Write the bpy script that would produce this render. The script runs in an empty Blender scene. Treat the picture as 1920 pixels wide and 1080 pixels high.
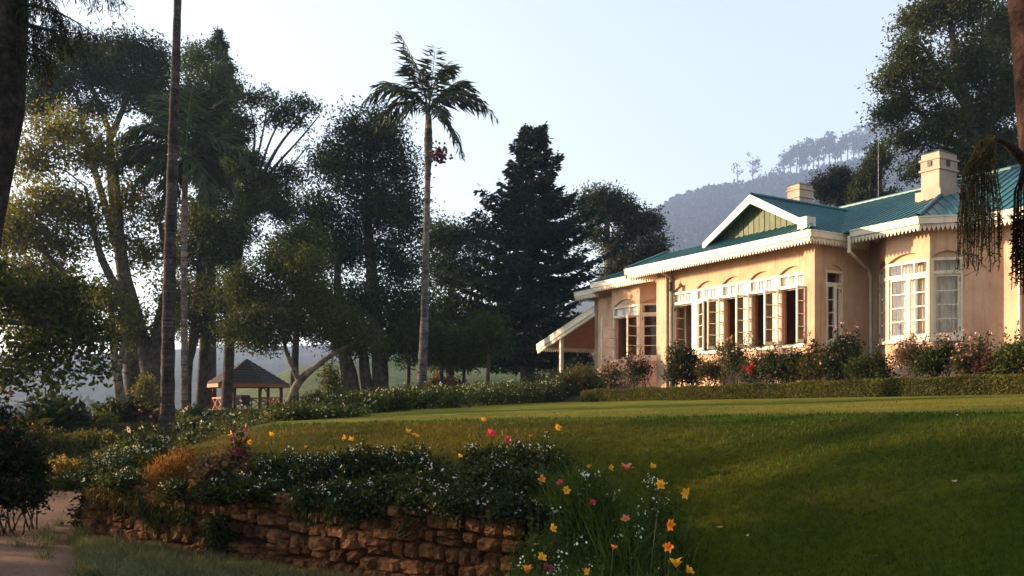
import bpy, math, random
import numpy as np
from mathutils import Vector

scene = bpy.context.scene
COL = scene.collection
RNG = np.random.default_rng(7)
random.seed(7)

# ------------------------------------------------------------------ camera, sky, sun, exposure
F, CXP, HYP = 1632.0, 960.0, 758.0            # focal length in photo pixels, centre column, horizon row
cam_d = bpy.data.cameras.new("camera")
cam_d.sensor_width = 36.0
cam_d.lens = F / 1920 * 36.0
cam_d.shift_y = (HYP - 540.0) / 1920.0
cam_d.clip_start = 0.1
cam_d.clip_end = 5000
cam = bpy.data.objects.new("camera", cam_d)
cam.location = (0, 0, 0)
cam.rotation_euler = (math.pi / 2, 0, 0)
COL.objects.link(cam)
scene.camera = cam

SUN_EL = math.radians(9.0)
SUN_AZ = math.atan2(0.25, -0.968)             # direction towards the sun, on the plan
SUN_DIR = Vector((math.cos(SUN_AZ) * math.cos(SUN_EL), math.sin(SUN_AZ) * math.cos(SUN_EL), math.sin(SUN_EL)))
world = bpy.data.worlds.new("World")
scene.world = world
world.use_nodes = True
wn = world.node_tree
wn.nodes.clear()
w_out = wn.nodes.new("ShaderNodeOutputWorld")
w_bg = wn.nodes.new("ShaderNodeBackground")
w_sky = wn.nodes.new("ShaderNodeTexSky")
w_sky.sky_type = 'NISHITA'
w_sky.sun_disc = False
w_sky.sun_elevation = SUN_EL
w_sky.sun_rotation = math.pi / 2 - SUN_AZ
w_sky.altitude = 1200
w_sky.air_density = 1.5
w_sky.dust_density = 1.6
w_sky.ozone_density = 2.0
w_bg.inputs["Strength"].default_value = 0.15
w_hs = wn.nodes.new("ShaderNodeHueSaturation")        # thin high cloud: the whole sky a little whiter
w_hs.inputs["Saturation"].default_value = 0.42
wn.links.new(w_sky.outputs[0], w_hs.inputs["Color"])
wn.links.new(w_hs.outputs[0], w_bg.inputs["Color"])
wn.links.new(w_bg.outputs[0], w_out.inputs["Surface"])

sun_d = bpy.data.lights.new("sun", 'SUN')
sun_d.energy = 5.0
sun_d.angle = math.radians(0.5)
sun_d.color = (1.0, 0.66, 0.38)
sun = bpy.data.objects.new("sun", sun_d)
sun.rotation_euler = SUN_DIR.to_track_quat('Z', 'Y').to_euler()
sun.location = (-40, 20, 60)
COL.objects.link(sun)

scene.view_settings.view_transform = 'Standard'
scene.view_settings.look = 'None'
scene.view_settings.gamma = 1.0
scene.view_settings.use_curve_mapping = False
scene.view_settings.exposure = 1.8
scene.render.engine = 'CYCLES'
scene.cycles.max_bounces = 6
scene.cycles.transparent_max_bounces = 12
scene.cycles.volume_bounces = 0
scene.cycles.use_denoising = True


# ------------------------------------------------------------------ small helpers
def P(x, y, d):
    """photo pixel at distance d -> point"""
    return np.array([(x - CXP) / F * d, d, (HYP - y) / F * d])


ORIG = {}


class MB:
    """collects vertices, faces and a per-vertex tint; build() links them as one mesh object"""

    def __init__(self):
        self.v, self.f, self.c, self.n, self.m = [], [], [], 0, []

    def add(self, v, f, c=(1, 1, 1), mi=0):
        v = np.asarray(v, float).reshape(-1, 3)
        f = np.asarray(f, int)
        if f.ndim == 1:
            f = f.reshape(1, -1)
        c = np.asarray(c, float)
        if c.ndim == 1:
            c = np.tile(c[:3], (len(v), 1))
        self.v.append(v)
        self.f.append(f + self.n)
        self.c.append(c)
        self.m.append(np.full(len(f), mi))
        self.n += len(v)

    def box(self, a, b, c=(1, 1, 1), fn=None, mi=0):
        x0, y0, z0 = a
        x1, y1, z1 = b
        v = np.array([(x0, y0, z0), (x1, y0, z0), (x1, y1, z0), (x0, y1, z0), (x0, y0, z1), (x1, y0, z1), (x1, y1, z1), (x0, y1, z1)], float)
        if fn:
            v = np.array([fn(*p) for p in v])
        self.add(v, [(0, 3, 2, 1), (4, 5, 6, 7), (0, 1, 5, 4), (1, 2, 6, 5), (2, 3, 7, 6), (3, 0, 4, 7)], c, mi)

    def bar(self, p, q, w, h=None, up=(0, 0, 1), c=(1, 1, 1), mi=0):
        """square bar from p to q"""
        p, q = np.asarray(p, float), np.asarray(q, float)
        h = h or w
        d = (q - p) / np.linalg.norm(q - p)
        s = np.cross(d, np.asarray(up, float))
        if np.linalg.norm(s) < 1e-4:
            s = np.cross(d, (1, 0, 0))
        s /= np.linalg.norm(s)
        t = np.cross(s, d)
        s, t = s * w / 2, t * h / 2
        v = [p - s - t, p + s - t, p + s + t, p - s + t, q - s - t, q + s - t, q + s + t, q - s + t]
        self.add(v, [(0, 3, 2, 1), (4, 5, 6, 7), (0, 1, 5, 4), (1, 2, 6, 5), (2, 3, 7, 6), (3, 0, 4, 7)], c, mi)

    def tube(self, pts, rad, n=7, c=(1, 1, 1), rough=0.0, cap=True, mi=0):
        pts = np.asarray(pts, float)
        k = len(pts)
        rad = np.broadcast_to(np.asarray(rad, float), (k,))
        tan = np.gradient(pts, axis=0)
        tan /= np.linalg.norm(tan, axis=1)[:, None] + 1e-9
        ref = np.array([0.3, 0.1, 0.95]) if abs(tan[:, 2]).mean() < 0.75 else np.array([1.0, 0.2, 0.0])
        s = np.cross(tan, ref)
        s /= np.linalg.norm(s, axis=1)[:, None] + 1e-9
        t = np.cross(s, tan)
        a = np.linspace(0, 2 * np.pi, n, endpoint=False)
        r = rad[:, None] * (1 + rough * RNG.uniform(-1, 1, (k, n)))
        v = pts[:, None] + r[..., None] * (np.cos(a)[None, :, None] * s[:, None] + np.sin(a)[None, :, None] * t[:, None])
        i = np.arange(k - 1)[:, None] * n
        j = np.arange(n)[None]
        j2 = (j + 1) % n
        f = np.stack([i + j, i + j2, i + n + j2, i + n + j], -1).reshape(-1, 4)
        base = self.n
        self.add(v.reshape(-1, 3), f, c, mi)
        if cap:
            self.v.append(np.zeros((0, 3)))
            self.c.append(np.zeros((0, 3)))
            self.f.append((np.arange(n) + base + (k - 1) * n).reshape(1, -1))
            self.m.append(np.full(1, mi))

    def lathe(self, prof, o, n=10, c=(1, 1, 1), mi=0):
        prof = np.asarray(prof, float)
        a = np.linspace(0, 2 * np.pi, n, endpoint=False)
        v = np.stack([prof[:, :1] * np.cos(a), prof[:, :1] * np.sin(a), np.repeat(prof[:, 1:], n, 1)], -1) + np.asarray(o)
        k = len(prof)
        i = np.arange(k - 1)[:, None] * n
        j = np.arange(n)[None]
        j2 = (j + 1) % n
        f = np.stack([i + j, i + j2, i + n + j2, i + n + j], -1).reshape(-1, 4)
        self.add(v.reshape(-1, 3), f, c, mi)

    def mesh(self, name, off=(0, 0, 0), smooth=False):
        me = bpy.data.meshes.new(name)
        V = np.concatenate(self.v) - np.asarray(off)
        C = np.concatenate(self.c)
        loops = np.concatenate([f.ravel() for f in self.f])
        sizes = np.concatenate([np.full(len(f), f.shape[1]) for f in self.f])
        starts = np.concatenate([[0], np.cumsum(sizes)[:-1]])
        me.vertices.add(len(V))
        me.vertices.foreach_set("co", V.astype(np.float32).ravel())
        me.loops.add(len(loops))
        me.loops.foreach_set("vertex_index", loops.astype(np.int32))
        me.polygons.add(len(sizes))
        me.polygons.foreach_set("loop_start", starts.astype(np.int32))
        me.polygons.foreach_set("material_index", np.concatenate(self.m).astype(np.int32))
        me.polygons.foreach_set("use_smooth", np.full(len(sizes), bool(smooth)))
        at = me.color_attributes.new("tint", 'FLOAT_COLOR', 'POINT')
        at.data.foreach_set("color", np.concatenate([C, np.ones((len(C), 1))], 1).astype(np.float32).ravel())
        me.update(calc_edges=True)
        return me

    def build(self, name, mat, parent=None, smooth=False, loc=None):
        if parent is not None:
            off = ORIG[parent.name]
        else:
            off = np.zeros(3) if loc is None else np.asarray(loc, float)
        me = self.mesh(name, off, smooth)
        for m in (mat if isinstance(mat, (list, tuple)) else [mat]):
            me.materials.append(m)
        o = bpy.data.objects.new(name, me)
        COL.objects.link(o)
        ORIG[o.name] = off
        if parent is not None:
            o.parent = parent
        else:
            o.location = off
        return o


def thing(name, label, cat, loc, group=None):
    o = bpy.data.objects.new(name, None)
    o.empty_display_size = 0.2
    COL.objects.link(o)
    o.location = tuple(loc)
    ORIG[o.name] = np.asarray(loc, float)
    return tag(o, label, cat, group)


def tag(o, label, cat, group=None):
    o["label"] = label
    o["category"] = cat
    if group:
        o["group"] = group
    return o


def kind(o, k, label=None):
    o["kind"] = k
    if label:
        o["label"] = label
    return o


# ------------------------------------------------------------------ materials
def mat(name, col=(0.5, 0.5, 0.5), rough=0.7, tint=True, noise=None, bump=None, trans=0.0, metal=0.0, spec=0.3, rnd=0.0, noise2=None, dirt=None, streak=None):
    """procedural material: base colour x tint attribute x noise ramps, fine bump, optional leaf translucency"""
    m = bpy.data.materials.new(name)
    m.use_nodes = True
    nt = m.node_tree
    N, L = nt.nodes, nt.links
    N.clear()
    out = N.new("ShaderNodeOutputMaterial")
    bs = N.new("ShaderNodeBsdfPrincipled")
    bs.inputs["Roughness"].default_value = rough
    bs.inputs["Metallic"].default_value = metal
    bs.inputs["Specular IOR Level"].default_value = spec
    geo = N.new("ShaderNodeNewGeometry")
    rgb = N.new("ShaderNodeRGB")
    rgb.outputs[0].default_value = (*col, 1)
    cur = rgb.outputs[0]

    def mul(a, b, fac=1.0, mode='MULTIPLY'):
        x = N.new("ShaderNodeMix")
        x.data_type = 'RGBA'
        x.blend_type = mode
        if isinstance(fac, float):
            x.inputs["Factor"].default_value = fac
        else:
            L.new(fac, x.inputs["Factor"])
        L.new(a, x.inputs[6])
        if isinstance(b, tuple):
            x.inputs[7].default_value = (*b, 1)
        else:
            L.new(b, x.inputs[7])
        return x.outputs[2]

    def nz(scale, detail=4, rough_=0.6, vec=None):
        t = N.new("ShaderNodeTexNoise")
        t.inputs["Scale"].default_value = scale
        t.inputs["Detail"].default_value = detail
        t.inputs["Roughness"].default_value = rough_
        L.new(vec or geo.outputs["Position"], t.inputs["Vector"])
        return t.outputs["Fac"]

    def ramp(fac, lo, hi, p0=0.35, p1=0.65):
        r = N.new("ShaderNodeValToRGB")
        r.color_ramp.elements[0].position = p0
        r.color_ramp.elements[0].color = (*lo, 1)
        r.color_ramp.elements[1].position = p1
        r.color_ramp.elements[1].color = (*hi, 1)
        L.new(fac, r.inputs[0])
        return r.outputs[0]

    if tint:
        a = N.new("ShaderNodeAttribute")
        a.attribute_name = "tint"
        cur = mul(cur, a.outputs["Color"])
    for nn in (noise, noise2):
        if nn:
            cur = mul(cur, ramp(nz(nn[0]), nn[1], nn[2]))
    if dirt:
        sc, dc, amt = dirt
        cur = mul(cur, dc, ramp(nz(sc, 6, 0.7), (0, 0, 0), (amt, amt, amt), 0.45, 0.75))
    if streak:
        mp = N.new("ShaderNodeMapping")
        mp.inputs["Scale"].default_value = (4.5, 4.5, 0.45)
        L.new(geo.outputs["Position"], mp.inputs["Vector"])
        cur = mul(cur, streak[0], ramp(nz(1.6, 5, 0.65, mp.outputs[0]), (0, 0, 0), (streak[1],) * 3, 0.5, 0.72))
    if rnd:
        oi = N.new("ShaderNodeObjectInfo")
        cur = mul(cur, ramp(oi.outputs["Random"], (1 - rnd, 1 - rnd * 1.1, 1 - rnd * 1.2), (1 + rnd, 1 + rnd, 1 + rnd), 0, 1))
    L.new(cur, bs.inputs["Base Color"])
    if bump:
        b = N.new("ShaderNodeBump")
        b.inputs["Strength"].default_value = bump[1]
        b.inputs["Distance"].default_value = bump[2]
        L.new(nz(bump[0], 5, 0.65), b.inputs["Height"])
        L.new(b.outputs[0], bs.inputs["Normal"])
    sh = bs.outputs[0]
    if trans:
        tr = N.new("ShaderNodeBsdfTranslucent")
        L.new(mul(cur, (1.25, 1.15, 0.55)), tr.inputs["Color"])
        mx = N.new("ShaderNodeMixShader")
        mx.inputs[0].default_value = trans
        L.new(sh, mx.inputs[1])
        L.new(tr.outputs[0], mx.inputs[2])
        sh = mx.outputs[0]
    L.new(sh, out.inputs["Surface"])
    return m


def glass_mat(name, refl, tintc=(0.985, 0.985, 0.985)):
    m = bpy.data.materials.new(name)
    m.use_nodes = True
    N, L = m.node_tree.nodes, m.node_tree.links
    N.clear()
    out = N.new("ShaderNodeOutputMaterial")
    tr = N.new("ShaderNodeBsdfTransparent")
    tr.inputs[0].default_value = (*tintc, 1)
    gl = N.new("ShaderNodeBsdfGlossy")
    gl.inputs["Roughness"].default_value = 0.02
    lw = N.new("ShaderNodeFresnel")
    lw.inputs["IOR"].default_value = refl
    mx = N.new("ShaderNodeMixShader")
    gb = N.new("ShaderNodeNewGeometry")             # only the outer face of the thin pane reflects
    inv = N.new("ShaderNodeMath")
    inv.operation = 'SUBTRACT'
    inv.inputs[0].default_value = 1.0
    L.new(gb.outputs["Backfacing"], inv.inputs[1])
    mu = N.new("ShaderNodeMath")
    mu.operation = 'MULTIPLY'
    L.new(lw.outputs[0], mu.inputs[0])
    L.new(inv.outputs[0], mu.inputs[1])
    L.new(mu.outputs[0], mx.inputs[0])
    L.new(tr.outputs[0], mx.inputs[1])
    L.new(gl.outputs[0], mx.inputs[2])
    L.new(mx.outputs[0], out.inputs["Surface"])
    return m


M = {}
M['lawn'] = mat('lawn_turf', (0.026, 0.049, 0.004), 0.9, tint=True, noise=(0.55, (0.7, 0.75, 0.6), (1.35, 1.15, 1.1)), noise2=(14, (0.75, 0.75, 0.7), (1.25, 1.2, 1.2)), bump=(60, 0.6, 0.02), spec=0.02)
M['ground'] = mat('rough_ground', (0.045, 0.05, 0.018), 0.95, noise=(0.25, (0.6, 0.7, 0.5), (1.3, 1.2, 1.0)), noise2=(6, (0.6, 0.6, 0.6), (1.3, 1.3, 1.3)), bump=(20, 0.6, 0.05), spec=0.1)
M['path'] = mat('gravel_path', (0.15, 0.09, 0.06), 0.95, noise=(1.2, (0.7, 0.68, 0.66), (1.15, 1.1, 1.08)), noise2=(45, (0.7, 0.7, 0.7), (1.3, 1.3, 1.3)), bump=(50, 0.7, 0.02), spec=0.15)
M['hill'] = mat('forested_hill', (0.035, 0.045, 0.025), 1.0, tint=True, noise=(0.02, (0.55, 0.6, 0.6), (1.5, 1.4, 1.2)), noise2=(0.15, (0.6, 0.6, 0.6), (1.5, 1.5, 1.4)), bump=(0.12, 1.0, 6.0), spec=0.0)
M['leaf'] = mat('leaf', (0.82, 0.85, 0.8), 0.6, trans=0.32, spec=0.12)
M['leaf_backlit'] = mat('backlit_leaf', (0.95, 0.95, 0.9), 0.6, trans=0.5, spec=0.1)  # lighter, more translucent leaf copy, backlight put into its colour
M['needle'] = mat('needle', (0.85, 0.88, 0.85), 0.6, trans=0.12, spec=0.1)
M['petal'] = mat('petal', (1, 1, 1), 0.5, trans=0.3, spec=0.2)
M['grass'] = mat('grass_blade', (1, 1, 1), 0.6, trans=0.3, spec=0.2)
M['bark'] = mat('bark', (1, 1, 1), 0.9, noise=(3, (0.5, 0.5, 0.5), (1.5, 1.45, 1.4)), noise2=(18, (0.6, 0.6, 0.6), (1.3, 1.3, 1.3)), bump=(14, 0.9, 0.05), spec=0.1)
M['stone'] = mat('rubble_stone', (0.16, 0.078, 0.038), 0.9, tint=True, rnd=0.45, noise=(5, (0.5, 0.47, 0.45), (1.4, 1.3, 1.2)), noise2=(30, (0.6, 0.6, 0.6), (1.3, 1.3, 1.3)), bump=(13, 1.0, 0.06), spec=0.12, dirt=(2.6, (0.24, 0.28, 0.18), 0.9), streak=((1.35, 1.3, 1.25), 0.5))
M['mortar'] = mat('dark_joint', (0.035, 0.024, 0.016), 1.0, noise=(8, (0.5, 0.5, 0.5), (1.3, 1.3, 1.3)), bump=(20, 0.8, 0.03), spec=0.05)
M['wall'] = mat('peach_render', (0.57, 0.385, 0.27), 0.85, streak=((0.64, 0.58, 0.52), 0.6), noise=(0.7, (0.92, 0.9, 0.88), (1.05, 1.05, 1.05)), noise2=(35, (0.95, 0.95, 0.95), (1.04, 1.04, 1.04)), bump=(60, 0.25, 0.01), spec=0.15, dirt=(1.1, (0.68, 0.62, 0.57), 0.75))
M['chimney'] = mat('pale_pink_render', (0.47, 0.35, 0.285), 0.85, noise=(1.5, (0.88, 0.87, 0.86), (1.05, 1.05, 1.05)), bump=(50, 0.25, 0.01), spec=0.15, dirt=(2.0, (0.7, 0.66, 0.62), 0.5))
M['white'] = mat('white_paint', (0.66, 0.60, 0.49), 0.5, streak=((0.72, 0.66, 0.58), 0.7), noise=(2.5, (0.9, 0.88, 0.86), (1.03, 1.03, 1.03)), bump=(40, 0.1, 0.005), spec=0.35, dirt=(3, (0.7, 0.66, 0.6), 0.4))
M['roof'] = mat('teal_roof', (0.020, 0.115, 0.135), 0.42, streak=((0.85, 0.66, 0.56), 0.85), noise=(0.8, (0.8, 0.82, 0.85), (1.2, 1.15, 1.1)), noise2=(9, (0.85, 0.85, 0.85), (1.12, 1.12, 1.12)), spec=0.4, dirt=(1.5, (0.55, 0.6, 0.6), 0.5))
M['gable'] = mat('green_boards', (0.075, 0.11, 0.06), 0.6, noise=(6, (0.8, 0.8, 0.8), (1.15, 1.15, 1.1)), spec=0.25, rnd=0.12)
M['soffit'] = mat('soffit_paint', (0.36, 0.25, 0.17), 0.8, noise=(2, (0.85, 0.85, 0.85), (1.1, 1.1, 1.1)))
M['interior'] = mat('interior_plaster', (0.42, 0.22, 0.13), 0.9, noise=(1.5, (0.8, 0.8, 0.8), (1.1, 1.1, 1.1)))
M['dark'] = mat('dark_metal', (0.02, 0.018, 0.016), 0.5)
M['curtain'] = mat('white_curtain', (0.74, 0.68, 0.57), 0.9, noise=(3, (0.9, 0.9, 0.9), (1.05, 1.05, 1.05)), trans=0.3)
M['blind'] = mat('white_blind', (0.84, 0.80, 0.72), 0.9, noise=(3, (0.93, 0.93, 0.93), (1.03, 1.03, 1.03)))
M['brown_curtain'] = mat('brown_curtain', (0.30, 0.125, 0.07), 0.9, noise=(3, (0.8, 0.8, 0.8), (1.1, 1.1, 1.1)), trans=0.2)
M['glass'] = glass_mat('window_glass', 1.5)
M['glass_bay'] = glass_mat('old_window_glass', 1.65)
M['wood'] = mat('red_timber', (0.17, 0.055, 0.022), 0.7, noise=(4, (0.7, 0.7, 0.7), (1.25, 1.2, 1.1)), bump=(20, 0.4, 0.01))
M['shingle'] = mat('brown_shingle', (0.02, 0.014, 0.011), 0.85, noise=(3, (0.6, 0.6, 0.6), (1.3, 1.3, 1.3)), bump=(15, 0.5, 0.02))
M['berry'] = mat('palm_fruit', (0.09, 0.012, 0.012), 0.5)


def smooth(a, b, x):
    t = np.clip((x - a) / (b - a), 0, 1)
    return t * t * (3 - 2 * t)


def fbm(x, y, s, seed=0, oct=4):
    """cheap smooth noise from sines, about -1..1"""
    r = np.random.default_rng(seed)
    o = 0
    amp, tot = 1.0, 0
    for k in range(oct):
        a = 0
        for q in range(3):
            th, ph = r.uniform(0, 6.28), r.uniform(0, 6.28)
            a = a + np.sin((x * np.cos(th) + y * np.sin(th)) * s * r.uniform(0.7, 1.4) + ph)
        o = o + a / 3 * amp
        tot += amp
        amp *= 0.5
        s *= 2.1
    return o / tot


# ------------------------------------------------------------------ terrain
HU = np.array([-0.507, 0.862])      # along the house front, away from the camera
HV = np.array([0.862, 0.507])       # into the house
HC = np.array([8.03, 23.1])         # front right corner of the projecting block
FLOOR = 0.58


def H(u, v, z):
    return np.array([HC[0] + HU[0] * u + HV[0] * v, HC[1] + HU[1] * u + HV[1] * v, z])


WALL_B, WALL_PTS = (0.12, 8.0), [(0.12, 8.0), (-1.2, 8.75), (-2.7, 9.7), (-4.2, 10.5), (-5.3, 11.2), (-5.9, 12.1), (-6.0, 13.3), (-5.8, 15.0)]
FOOT = [(14, -3), (9, 0), (5, 2.2), (2.2, 4.9), (1.0, 6.6)] + WALL_PTS + [(-5.6, 17.5), (-5.6, 21), (-6, 26), (-6.5, 60)]
UPPER = FOOT + [(60, 60), (60, -3)]
BROW = [(13, 2), (9, 5.2), (5, 8.5), (2.8, 10.45), (0, 12.4), (-2.2, 13.4), (-3.6, 14.1), (-4.2, 15.2), (-4.3, 17), (-3.9, 20), (-3, 24), (-0.6, 28.6), (2.2, 31.2)]
LAWN = BROW + [(3.2, 30.6), (10.2, 18.6), (19, 3)]


def inside(poly, X, Y):
    r = np.zeros(np.shape(X), bool)
    n = len(poly)
    for i in range(n):
        (x0, y0), (x1, y1) = poly[i], poly[(i + 1) % n]
        if y0 == y1:
            continue
        c = ((y0 > Y) != (y1 > Y)) & (X < (x1 - x0) * (Y - y0) / (y1 - y0) + x0)
        r ^= c
    return r


def pdist(poly, X, Y):
    d = np.full(np.shape(X), 1e9)
    for (x0, y0), (x1, y1) in zip(poly[:-1], poly[1:]):
        l2 = (x1 - x0) ** 2 + (y1 - y0) ** 2
        t = np.clip(((X - x0) * (x1 - x0) + (Y - y0) * (y1 - y0)) / l2, 0, 1)
        d = np.minimum(d, np.hypot(X - x0 - t * (x1 - x0), Y - y0 - t * (y1 - y0)))
    return d


def g_low(X, Y):
    z = -1.8 + 0.95 * smooth(13, 25, Y) + 0.38 * smooth(25, 40, Y) + 0.35 * smooth(40, 52, Y) * smooth(-16, -4, X)
    z = z + 0.35 * smooth(-6.5, -9.5, X) * smooth(20, 26, Y) * smooth(60, 40, Y) * 0.3
    z = z - 1.2 * smooth(-16, -26, X) * smooth(10, 30, Y)
    return z


def g_far(X, Y):
    R = np.hypot(X, Y)
    ang = X / np.maximum(Y, 1)
    drop = -smooth(55, 130, Y) * (9 - 7 * smooth(-0.25, 0.1, ang)) - 6 * smooth(-15, -60, X) * smooth(25, 80, Y)
    rise = smooth(110, 420, Y) * (13 + 12 * smooth(-0.2, 0.25, ang)) * smooth(-0.6, 0.05, ang)
    rise = rise + smooth(400, 950, Y) * 26 * smooth(-0.1, -0.5, ang)
    return drop + rise + smooth(70, 160, R) * 1.2 * fbm(X, Y, 0.02, 3)


def G(X, Y):
    X, Y = np.asarray(X, float), np.asarray(Y, float)
    low = g_low(X, Y)
    ins = inside(UPPER, X, Y)
    df = pdist(FOOT, X, Y)
    db = pdist(BROW, X, Y)
    law = inside(LAWN, X, Y)
    zl = np.minimum(-0.36 + 0.036 * X + 0.0125 * Y, 0.45)
    zf = np.maximum(-1.03 - 0.72 * smooth(0.15, 1.5, X) * smooth(12, 8, Y), low + 0.04)
    t = df / (df + db + 1e-6)
    up = zf + (zl - zf) * (1 - (1 - t) ** 1.55)
    du, dv = X - HC[0], Y - HC[1]
    u, v = du * HU[0] + dv * HU[1], du * HV[0] + dv * HV[1]
    behind = (v > -2.4) & (u < 14) & (u > -25)
    up = np.where(law | behind, zl, up)
    k = smooth(-1.9, -0.4, v) * smooth(15.5, 13.0, u) * (v < 30)
    up = up + (FLOOR - 0.06 - up) * k
    k2 = smooth(26, 34, Y) * ~behind
    z = np.where(ins & ((df > 0.24) | (X > 0.12) & (Y < 8.0) | (Y > 15)), up, low)
    return z + g_far(X, Y) * (Y > 30) + 0.012 * fbm(X, Y, 1.7, 5)


def axis(lo, hi, f0, f1, fine, grow, cap):
    a = list(np.arange(f0, f1 + 1e-6, fine))
    s, x = fine, f1
    while x < hi:
        s = min(s * grow, cap)
        x += s
        a.append(min(x, hi))
    s, x, b = fine, f0, []
    while x > lo:
        s = min(s * grow, cap)
        x -= s
        b.append(max(x, lo))
    return np.array(b[::-1] + a)


def sheet(XX, YY, ZZ, name, m, keep=None, tint=None):
    ny, nx = XX.shape
    V = np.stack([XX, YY, ZZ], -1).reshape(-1, 3)
    i = (np.arange(ny - 1)[:, None] * nx + np.arange(nx - 1)[None])
    f = np.stack([i, i + 1, i + nx + 1, i + nx], -1)
    if keep is not None:
        f = f[keep]
    f = f.reshape(-1, 4)
    used = np.unique(f)
    re = np.full(len(V), -1)
    re[used] = np.arange(len(used))
    mb = MB()
    c = np.ones((len(used), 3)) if tint is None else tint.reshape(-1, 3)[used]
    mb.add(V[used], re[f], c)
    return mb.build(name, m, smooth=True)


ax = axis(-640, 690, -13, 15, 0.2, 1.09, 14)
ay = axis(-45, 1040, 1.5, 31, 0.2, 1.06, 14)
XX, YY = np.meshgrid(ax, ay)
ZZ = G(XX, YY)
cx_, cy_ = (XX[:-1, :-1] + XX[1:, 1:]) / 2, (YY[:-1, :-1] + YY[1:, 1:]) / 2
lawn_keep = inside(UPPER, cx_, cy_) & (pdist(FOOT, cx_, cy_) > 0.25) & (cy_ < 31) & (cx_ < 16) & \
    ((pdist(BROW, cx_, cy_) < 9) | inside(LAWN, cx_, cy_)) & ~((cx_ < -2.4) & (cy_ > 14.2) & ~inside(LAWN, cx_, cy_))
uu = (cx_ - HC[0]) * HV[0] + (cy_ - HC[1]) * HV[1]
lawn_keep &= uu < -2.05
# turf colour: worn straw-brown patches on the bank, warm sunlight painted in at its left, pale mown green on the flat
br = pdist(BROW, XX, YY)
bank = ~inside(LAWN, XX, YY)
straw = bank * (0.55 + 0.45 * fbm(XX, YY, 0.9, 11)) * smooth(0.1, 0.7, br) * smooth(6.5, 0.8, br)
straw = straw * (0.3 + 1.0 * smooth(3.5, -0.5, XX))  # more straw towards the left, standing in for warm sun on the bank
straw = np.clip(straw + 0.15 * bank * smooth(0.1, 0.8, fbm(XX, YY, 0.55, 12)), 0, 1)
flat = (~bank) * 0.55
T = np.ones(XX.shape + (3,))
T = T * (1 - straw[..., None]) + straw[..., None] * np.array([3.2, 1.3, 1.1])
T = T * (1 - flat[..., None]) + flat[..., None] * np.array([7.8, 4.4, 10.0])
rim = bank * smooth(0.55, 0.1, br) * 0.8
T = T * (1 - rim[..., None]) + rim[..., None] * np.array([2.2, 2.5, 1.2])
far_t = smooth(45, 110, YY)[..., None]
GT = np.ones(XX.shape + (3,)) * (1 - far_t) + far_t * np.array([1.0, 1.25, 1.1])
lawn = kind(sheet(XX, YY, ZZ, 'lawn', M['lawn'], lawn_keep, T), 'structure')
ground = kind(sheet(XX, YY, ZZ, 'ground', M['ground'], ~lawn_keep, GT), 'structure')

# gravel path winding past the wall end
pth = np.array([(-2.9, 3.5), (-4.2, 6.5), (-5.5, 9.0), (-6.7, 11.3), (-7.6, 13.6), (-8.2, 15.6), (-7.9, 17.6), (-7.0, 19.2), (-6.2, 20.4)])
tt = np.linspace(0, 1, 90)
ss = np.linspace(0, 1, len(pth))
pc = np.stack([np.interp(tt, ss, pth[:, 0]), np.interp(tt, ss, pth[:, 1])], 1)
for _ in range(12):
    pc[1:-1] = (pc[:-2] + 2 * pc[1:-1] + pc[2:]) / 4
tg = np.gradient(pc, axis=0)
tg /= np.linalg.norm(tg, axis=1)[:, None]
nr = np.stack([tg[:, 1], -tg[:, 0]], 1)
wd = np.linspace(-0.95, 0.95, 13)
edge = 0.06 * fbm(pc[:, 0], pc[:, 1], 3.0, 21)
PX = pc[:, 0:1] + nr[:, 0:1] * wd[None] * (1 + edge[:, None])
PY = pc[:, 1:2] + nr[:, 1:2] * wd[None] * (1 + edge[:, None])
PZ = g_low(PX, PY) + 0.012 * fbm(PX, PY, 1.7, 5) + 0.016 - 0.02 * (np.abs(wd[None]) > 0.9)
path = kind(sheet(PX, PY, PZ, 'path', M['path']), 'structure')


def polar_hill(name, xs, ys, r0, r1, z0, seed, prof=0.8, nr_=46, amp=6.0, tail=120, jit=1.4):
    """a hill whose skyline follows the given outline: columns of the photo, ridge at distance r1, foot at r0"""
    px = np.linspace(xs[0], xs[-1], 260)
    py = np.interp(px, xs, ys)
    t = np.concatenate([np.linspace(0, 1, nr_), np.linspace(1.05, 1.4, 8)])
    A, TT = np.meshgrid((px - CXP) / F, t)
    ZR = (HYP - py)[None] / F * r1 + jit * fbm(px * 0.11, px * 0, 1.0, seed)[None]
    D = r0 + (r1 - r0) * np.minimum(TT, 1) + tail * np.maximum(TT - 1, 0) * 3
    X, Y = A * D, D
    prf = np.where(TT <= 1, np.power(np.minimum(TT, 1), prof), 1 - (TT - 1) * 2.2)
    Z = z0 + (ZR - z0) * prf + amp * fbm(X, Y, 0.016, seed) * np.sin(np.pi * np.clip(TT, 0, 1))
    return kind(sheet(X, Y, Z, name, M['hill']), 'structure')


polar_hill('hill', [1020, 1120, 1180, 1230, 1262, 1330, 1400, 1440, 1500, 1560, 1620, 1680, 1750, 1900, 2080],
           [610, 520, 452, 394, 373, 352, 345, 336, 324, 310, 298, 285, 270, 262, 330], 700, 1450, 4, 31, amp=14)
polar_hill('hill', [-80, -40, 0, 120, 220, 320, 420, 520, 640, 760, 900, 1020, 1150], [676, 672, 668, 660, 664, 656, 648, 650, 644, 638, 632, 636, 640], 520, 1150, -4, 33, amp=4)

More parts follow.
